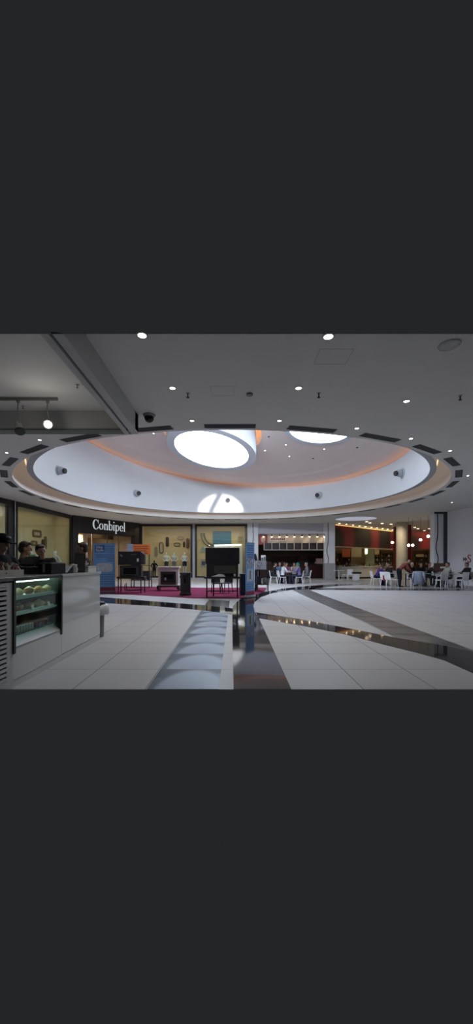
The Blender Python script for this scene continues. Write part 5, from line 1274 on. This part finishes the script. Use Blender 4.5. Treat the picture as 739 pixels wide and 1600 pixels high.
# ================================================================ PEOPLE
DG = bpy.context.evaluated_depsgraph_get
def remesh(mb, name, m, parent, voxel, it=3, mats_fn=None):
    o = mb.build(name, m, None)
    r = o.modifiers.new('r', 'REMESH'); r.mode = 'VOXEL'; r.voxel_size = voxel
    s = o.modifiers.new('s', 'SMOOTH'); s.factor = .5; s.iterations = it
    bpy.context.view_layer.update()
    me = bpy.data.meshes.new_from_object(o.evaluated_get(DG())); me.name = name
    old = o.data; o.modifiers.clear(); o.data = me; bpy.data.meshes.remove(old)
    me.materials.clear(); me.materials.append(m)
    me.polygons.foreach_set('use_smooth', [True]*len(me.polygons)); o.parent = parent
    return o
M_skin = [mat('skin_light', (.46, .27, .19), .5), mat('skin_tan', (.32, .18, .12), .5)]
M_hair = {'black': mat('hair_black', (.012, .010, .010), .5, var=.4, scale=30), 'brown': mat('hair_brown', (.045, .025, .015), .5, var=.4, scale=30), 'grey': mat('hair_grey', (.22, .21, .20), .6, var=.3, scale=30), 'white': mat('hair_white', (.55, .52, .48), .6, var=.2, scale=30)}
M_eye = mat('eye_dark', (.01, .01, .012), .2); M_mouth = mat('mouth', (.25, .08, .07), .5)
def fabric(c):
    return mat('cloth_%d_%d_%d' % tuple(int(v*1000) for v in c), c, .9, var=.18, scale=9, spec=.2)
def figure(label, loc, rz, pose='stand', lean=.0, s=1.0, shirt=(.03, .03, .035), legs=(.03, .035, .05), hair='black', hat=None, skin=0, arms='down', long_=True, head=(0, 0), voxel=.012, cat='person', name='person', mannequin=None, group=None, scarf=None, vest=None, shorts=False):
    root = thing(name, label, cat, loc, rz, group); root.scale = (s, s, s)
    hz = {'stand': .93, 'sit': .53}[pose]
    pel = Vector((0, -.04 if pose == 'sit' else 0, hz))
    def sp(x, y, t):   # point on the leaning trunk
        return pel+Vector((x, t*math.sin(lean)+y*math.cos(lean), t*math.cos(lean)-y*math.sin(lean)))
    Rl = Matrix.Rotation(-lean, 3, 'X')
    sh = {}; el = {}; ha = {}
    for sd in (-1, 1):
        sh[sd] = sp(sd*.175, 0, .47)
        a = arms if isinstance(arms, str) else arms[0 if sd < 0 else 1]
        if a == 'down': el[sd] = sh[sd]+Vector((sd*.06, .0, -.28)); ha[sd] = el[sd]+Vector((-sd*.01, .09, -.23))
        elif a == 'table': el[sd] = sh[sd]+Vector((sd*.05, .16, -.22)); ha[sd] = el[sd]+Vector((-sd*.10, .20, .02))
        elif a == 'reach': el[sd] = sh[sd]+Vector((sd*.03, .10, -.27)); ha[sd] = el[sd]+Vector((-sd*.02, .16, -.18))
        elif a == 'up': el[sd] = sh[sd]+Vector((sd*.03, .16, -.20)); ha[sd] = el[sd]+Vector((-sd*.08, .05, .22))
        elif a == 'hip': el[sd] = sh[sd]+Vector((sd*.15, -.05, -.24)); ha[sd] = el[sd]+Vector((-sd*.14, .10, -.16))
    hip = {sd: pel+Vector((sd*.095, 0, -.04)) for sd in (-1, 1)}
    if pose == 'sit':
        kn = {sd: Vector((sd*.11, .40, .50)) for sd in (-1, 1)}; an = {sd: Vector((sd*.11, .38+.04*sd, .085)) for sd in (-1, 1)}
    else:
        kn = {sd: Vector((sd*.10, .03, .50)) for sd in (-1, 1)}; an = {sd: Vector((sd*.105, -.02, .085)) for sd in (-1, 1)}
    hc = sp(0, .035, .69)+Vector((0, .02*math.sin(lean), 0))
    nk0, nk1 = sp(0, -.01, .50), sp(0, .015, .61)
    Rh = Rl @ Matrix.Rotation(head[0], 3, 'Z') @ Matrix.Rotation(-head[1]+lean*.6, 3, 'X')
    def hp(v): return hc+Rh @ Vector(v)
    # body
    b = MB()
    b.ell(sp(0, 0, .02), (.155, .105, .13), Rl); b.ell(sp(0, 0, .18), (.135, .092, .16), Rl); b.ell(sp(0, .005, .36), (.165, .108, .18), Rl)
    b.cap(sp(-.13, 0, .46), .062, sp(.13, 0, .46), .062); b.cap(nk0, .058, nk1, .050)
    b.ell(hc+Rh @ Vector((0, 0, .02)), (.076, .094, .100), Rh); b.ell(hp((0, .022, -.06)), (.056, .066, .062), Rh)
    b.cap(hp((0, .088, .02)), .010, hp((0, .108, -.018)), .015); b.ell(hp((0, .086, -.062)), (.024, .012, .008), Rh); b.ell(hp((0, .078, -.098)), (.022, .018, .016), Rh)
    for sd in (-1, 1):
        b.ell(hp((sd*.078, -.008, -.008)), (.012, .022, .034), Rh)
        b.cap(sh[sd], .056, el[sd], .040); b.cap(el[sd], .041, ha[sd], .028)
        d = (ha[sd]-el[sd]).normalized(); side = d.cross(Vector((0, 0, 1)) if abs(d.z) < .9 else Vector((0, 1, 0))).normalized(); nr_ = side.cross(d)
        inward = Vector((-sd, .3, 0)); 
        if side.dot(inward) < 0: side = -side
        pm = ha[sd]+d*.055
        b.cap(ha[sd], .028, pm-side*.018, .026, n=10); b.cap(ha[sd], .028, pm+side*.018, .025, n=10)
        fr = max(.0095, voxel*.85)
        for q, (o_, ln) in enumerate(((-.033, .052), (-.011, .066), (.011, .072), (.033, .064))):
            f0 = pm+side*o_+d*.01; f1 = f0+d*ln*.6+side*o_*.15; f2 = f1+(d*.6+nr_*(.7 if nr_.z < 0 else -.7))*ln*.5
            b.cap(f0, fr, f1, fr*.95, n=8); b.cap(f1, fr*.95, f2, fr*.85, n=8)
        t0 = ha[sd]+side*.028+d*.01; b.cap(t0, fr*1.25, t0+side*.030+d*.028, fr*1.1, n=8); b.cap(t0+side*.030+d*.028, fr*1.1, t0+side*.036+d*.055, fr*.95, n=8)
        b.cap(hip[sd], .088, kn[sd], .056); b.cap(kn[sd], .056, an[sd], .038)
        b.cap(an[sd]+Vector((0, -.02, -.04)), .036, an[sd]+Vector((0, .14, -.05)), .032)
    mb_ = mannequin or M_skin[skin]
    body = remesh(b, 'body', mb_, root, voxel, 2)
    # clothes
    e = .016
    b = MB(); b.ell(sp(0, 0, .03), (.155+e, .105+e, .12), Rl); b.ell(sp(0, 0, .18), (.137+e, .094+e, .17), Rl); b.ell(sp(0, .005, .36), (.165+e, .108+e, .18), Rl); b.cap(sp(-.135, 0, .46), .062+e*.8, sp(.135, 0, .46), .062+e*.8)
    for sd in (-1, 1):
        if long_: b.cap(sh[sd], .056+e, el[sd], .042+e); b.cap(el[sd], .042+e, el[sd]*.15+ha[sd]*.85, .030+e*.8)
        else: b.cap(sh[sd], .056+e, sh[sd]*.5+el[sd]*.5, .052+e*1.3)
    sm = fabric(shirt); remesh(b, 'shirt', sm, root, max(voxel, .014), 2)
    b = MB(); b.ell(sp(0, 0, .0), (.158+e, .110+e, .12), Rl)
    for sd in (-1, 1):
        if shorts: b.cap(hip[sd], .088+e, hip[sd]*.15+kn[sd]*.85, .072+e)
        else: b.cap(hip[sd], .088+e*.8, kn[sd], .058+e); b.cap(kn[sd], .058+e, an[sd]+Vector((0, 0, .0)), .050+e)
    remesh(b, 'shorts' if shorts else 'trousers', fabric(legs), root, max(voxel, .014), 2)
    if not mannequin:
        for sd in (-1, 1):
            b = MB(); a0 = an[sd]; b.cap((a0.x, a0.y-.03, .047), .046, (a0.x, a0.y+.06, .045), .044); b.cap((a0.x, a0.y+.06, .045), .044, (a0.x, a0.y+.17, .036), .034); b.ell((a0.x, a0.y+.0, .09), (.05, .06, .04))
            remesh(b, 'shoe', fabric((.02, .018, .016)), root, .012, 2)
        for sd in (-1, 1):
            b = MB(); b.ell(hp((sd*.030, .084, .008)), .0105, u=10, v=8); b.build('eye', M_eye, body, smooth=True)
            b = MB(); b.ell(hp((sd*.031, .088, .030)), (.016, .006, .004), Rh, u=10, v=6); b.build('eyebrow', M_hair.get(hair, M_hair['brown']), body, smooth=True)
        b = MB(); b.ell(hp((0, .095, -.062)), (.020, .006, .005), Rh, u=10, v=6); b.build('mouth', M_mouth, body, smooth=True)
    if hair and not mannequin:
        b = MB(); b.ell(hp((0, -.022, .045)), (.088, .094, .088), Rh); b.ell(hp((0, -.050, .0)), (.082, .066, .095), Rh); b.ell(hp((0, .045, .095)), (.062, .045, .030), Rh)
        remesh(b, 'hair', M_hair[hair], root, max(.010, voxel*.8), 2)
    if hat == 'cap':
        b = MB(); b.ell(hp((0, -.005, .058)), (.096, .108, .082), Rh); b.cap(hp((-.045, .095, .055)), .014, hp((.045, .095, .055)), .014); b.cap(hp((-.04, .15, .045)), .012, hp((.04, .15, .045)), .012)
        b.box(hp((0, .13, .05)), (.12, .10, .016), rot=Rh.to_euler())
        remesh(b, 'cap', fabric((.012, .012, .014)), root, .010, 2)
    if scarf:
        b = MB(); b.ell(hp((0, -.012, .035)), (.096, .102, .105), Rh); b.ell(hp((0, -.06, -.06)), (.08, .07, .09), Rh); remesh(b, 'headscarf', fabric(scarf), root, .012, 2)
    if vest:
        b = MB(); b.ell(sp(0, -.012, .20), (.162, .118, .20), Rl); b.ell(sp(0, -.012, .36), (.180, .122, .15), Rl); b.cap(sp(-.11, -.012, .46), .082, sp(.11, -.012, .46), .082)
        remesh(b, 'vest', fabric(vest), root, .014, 2)
    return root
NV_ = .009
figure('person in a black cap and dark top in profile at the left picture edge', (-3.22, 5.02, 0), -R90-.15, s=.975, shirt=(.016, .017, .022), hat='cap', arms='table', head=(0, .35), voxel=NV_)
figure('brown haired person in a brown top standing behind the cash register', (-3.54, 6.12, 0), -R90+.5, s=.955, shirt=(.10, .065, .05), hair='brown', arms='table', head=(0, .15), voxel=NV_)
figure('dark haired person in a black top leaning forward over the counter printer', (-3.66, 7.0, 0), PI+.35, lean=.42, s=.985, shirt=(.016, .015, .018), arms=('table', 'hip'), head=(.5, .1), skin=0, voxel=NV_)
figure('dark haired person in a black top facing left beyond the counter end', (-2.86, 6.95, 0), R90+.25, s=.975, shirt=(.018, .018, .022), hair='brown', arms='table', head=(0, .1), skin=1, voxel=NV_)
# first table group
def seat(px, Y, rz, label, **k): return figure(label, (XA(px, Y), Y, 0), rz, 'sit', **k)
seat(442, 22.9, -R90+.25, 'person in a white shirt sitting with their back to the left table', shirt=(.66, .68, .72), legs=(.03, .03, .04), hair='brown', arms='table', lean=.18)
seat(467, 22.9, R90-.35, 'person in a purple sweater and green headscarf sitting at the table', shirt=(.17, .15, .33), legs=(.025, .03, .06), hair=None, scarf=(.03, .20, .14), arms='table', lean=.12)
seat(428.5, 23.3, -R90, 'dark clothed person sitting at the far left cafe table', shirt=(.02, .02, .025), legs=(.02, .02, .025), arms='table', lean=.1)
seat(447.5, 24.5, PI, 'person in a dark pink top sitting behind the table, facing us', shirt=(.20, .07, .12), hair='brown', arms='table', lean=.1)
seat(459.5, 24.6, PI, 'person in a pale top sitting behind the table between pink and purple', shirt=(.40, .36, .34), hair='black', arms='up', lean=.08)
seat(437, 25.3, PI, 'grey haired person in blue sitting behind the far left table', shirt=(.10, .18, .30), hair='grey', arms='table', lean=.1)
seat(479, 23.7, R90, 'person in a grey jacket sitting at the right of the table group', shirt=(.20, .20, .22), legs=(.10, .10, .11), hair='grey', arms='down', lean=.05)
# second group
seat(589, 21.2, -R90, 'person in a purple jumper bent over the table at the left', shirt=(.075, .045, .22), legs=(.015, .02, .04), hair='brown', arms='table', lean=.55)
seat(610, 22.0, R90+.3, 'dark person sitting across from the purple jumper', shirt=(.03, .03, .03), hair='brown', arms='table', lean=.2)
chair(XA(610, 22.0), 22.0, R90+.3, 'white chair under the dark person across from the purple jumper')
figure('bald person in a dusty red sweater bending over a table', (XA(623.5, 19.9), 19.9, 0), -R90, lean=.82, s=1.0, shirt=(.24, .075, .065), legs=(.015, .018, .03), hair=None, arms='reach', head=(0, .1))
seat(643.5, 21.6, PI, 'white haired person in black sitting behind the teal table', shirt=(.016, .014, .016), hair='white', arms='table', lean=.1)
seat(657, 21.6, PI, 'dark haired person in black sitting behind the middle of the teal table', shirt=(.02, .012, .014), hair='black', arms='table', lean=.1)
seat(670.5, 21.6, PI, 'dark haired person in grey sitting behind the teal table at right', shirt=(.07, .06, .065), hair='brown', arms='up', lean=.1)
seat(699, 19.6, R90, 'person with a dark vest over pale sleeves sitting before the right pillar', shirt=(.42, .42, .36), legs=(.03, .035, .035), hair='black', arms='table', vest=(.022, .03, .025))
seat(730, 19.3, R90, 'brown haired person in a black top sitting at the right picture edge', shirt=(.014, .013, .016), hair='brown', arms='table', lean=.05)
# shop mannequins
M_mann = mat('mannequin_white', (.80, .84, .78), .45)
for q, (x, lab, lg, sh_) in enumerate(((260, 'white child mannequin left of three in the shop window', (.06, .07, .07), (.78, .82, .76)), (272, 'white child mannequin in the middle of three in the shop window', (.22, .23, .22), (.62, .66, .62)), (288.5, 'white child mannequin in black shorts, right of three in the shop window', (.012, .012, .014), (.80, .84, .80)))):
    Y = YW+.9; zb_ = ZA(893.5, Y)
    o = thing('mannequin_plinth', 'white plinth under the %s child mannequin in the shop window' % ['left', 'middle', 'right'][q], 'plinth', (XA(x, Y), Y, .141), 0, 'mannequin plinths')
    b = MB(); b.span(-.28, .28, -.22, .22, 0, zb_-.141-.02); b.build('body', M_shopin, o, bevel=.01)
    b = MB(); b.span(-.3, .3, -.24, .24, zb_-.161, zb_-.141); b.build('top', M_plinth, o)
    figure(lab, (XA(x, Y), Y, zb_+.001), PI, s=(ZA(863, Y)-zb_)/1.745, shirt=sh_, legs=lg, hair=None, arms='hip', mannequin=M_mann, name='mannequin', cat='mannequin', shorts=True, long_=False, group='child mannequins in the window')
Y = YW+.8
figure('dark dressed mannequin standing low at the left of the mannequin window', (XA(241, Y), Y, .145), PI, s=.80, shirt=(.012, .013, .025), legs=(.012, .014, .02), hair=None, arms='hip', mannequin=mat('mannequin_dark', (.02, .02, .02), .5), name='mannequin', cat='mannequin', group='mannequins in the window')
pm_ = on_left(87, 862, .55)
figure('white mannequin in the left shop window right of the dark haired person', (pm_.x, pm_.y, .02), PI-.5, s=(ZA(860.5, pm_.y)-.02)/1.745, shirt=(.55, .58, .55), legs=(.3, .3, .3), hair=None, arms='hip', mannequin=M_mann, name='mannequin', cat='mannequin', group='mannequins in the left shop')
pm_ = on_left(50, 862, .55)
figure('white mannequin in a green top in the left shop window', (pm_.x, pm_.y, .02), PI-.5, s=(ZA(857, pm_.y)-.02)/1.745, shirt=(.10, .30, .22), legs=(.3, .3, .3), hair=None, arms='hip', mannequin=M_mann, name='mannequin', cat='mannequin', group='mannequins in the left shop')
# ================================================================ LIGHT AND CAMERA
WARM = (1, .80, .52)
def area(loc, e, col, sx_, sy_, rot=(0, 0, 0)): return light('shop_light', 'AREA', loc, e, col, sx_, rot, sy_)
lm = (Vector(pA)+Vector(pD))/2+nl*.55
area((lm.x, lm.y, CEIL-.1), 13, (1, .86, .52), .6, 6.5, (0, 0, rzl-R90))
area(((w1a+w1b)/2, YW+.42, CEIL-.08), 30, WARM, 3.6, .4)
area(((w2a+w2b)/2, YW+.42, CEIL-.08), 36, WARM, 3.6, .4)
area(portal(1.0, .45, 3.38), 110, WARM, .5, .3, (0, 0, rzc))
area(portal(3.2, 3.6, 3.8), 50, WARM, 3, 3, (0, 0, rzc))
area((13, 33.5, CEIL-.08), 85, (1, .74, .45), 5, 4)
area((18.5, 33, CEIL-.08), 75, (1, .74, .45), 4, 4)
light('column_fill_spot', 'SPOT', (11.6, 26.8, CEIL-.1), 260, (1, .82, .58), .06, rot=(.75, 0, -.55), spot=1.5, blend=.8)  # added spot with no fixture, brightens the cream column
area((XA(455, 31), 31.3, 3.5), 9, (1, .7, .45), 4, 1)
wd = bpy.data.worlds.new('surroundings'); bpy.context.scene.world = wd; wd.use_nodes = True
bg = wd.node_tree.nodes['Background']; bg.inputs[0].default_value = (.0176, .0185, .0203, 1); bg.inputs[1].default_value = 1.0
cam = bpy.data.cameras.new('camera'); co = bpy.data.objects.new('camera', cam); C.objects.link(co)
co.location = (0, 0, EYE); co.rotation_euler = (PI/2, 0, 0)
cam.sensor_fit = 'HORIZONTAL'; cam.sensor_width = 36; cam.lens = F/739*36
cam.shift_x = (369.5-CX)/739; cam.shift_y = (HY-800)/739; cam.clip_start = .05; cam.clip_end = 200
sc = bpy.context.scene; sc.camera = co
sc.view_settings.view_transform = 'Standard'; sc.view_settings.look = 'None'; sc.view_settings.exposure = 0; sc.view_settings.gamma = 1
sc.view_settings.use_curve_mapping = False
sc.cycles.use_denoising = True; sc.cycles.max_bounces = 10; sc.cycles.diffuse_bounces = 5; sc.cycles.transparent_max_bounces = 16
sc.cycles.sample_clamp_indirect = 8
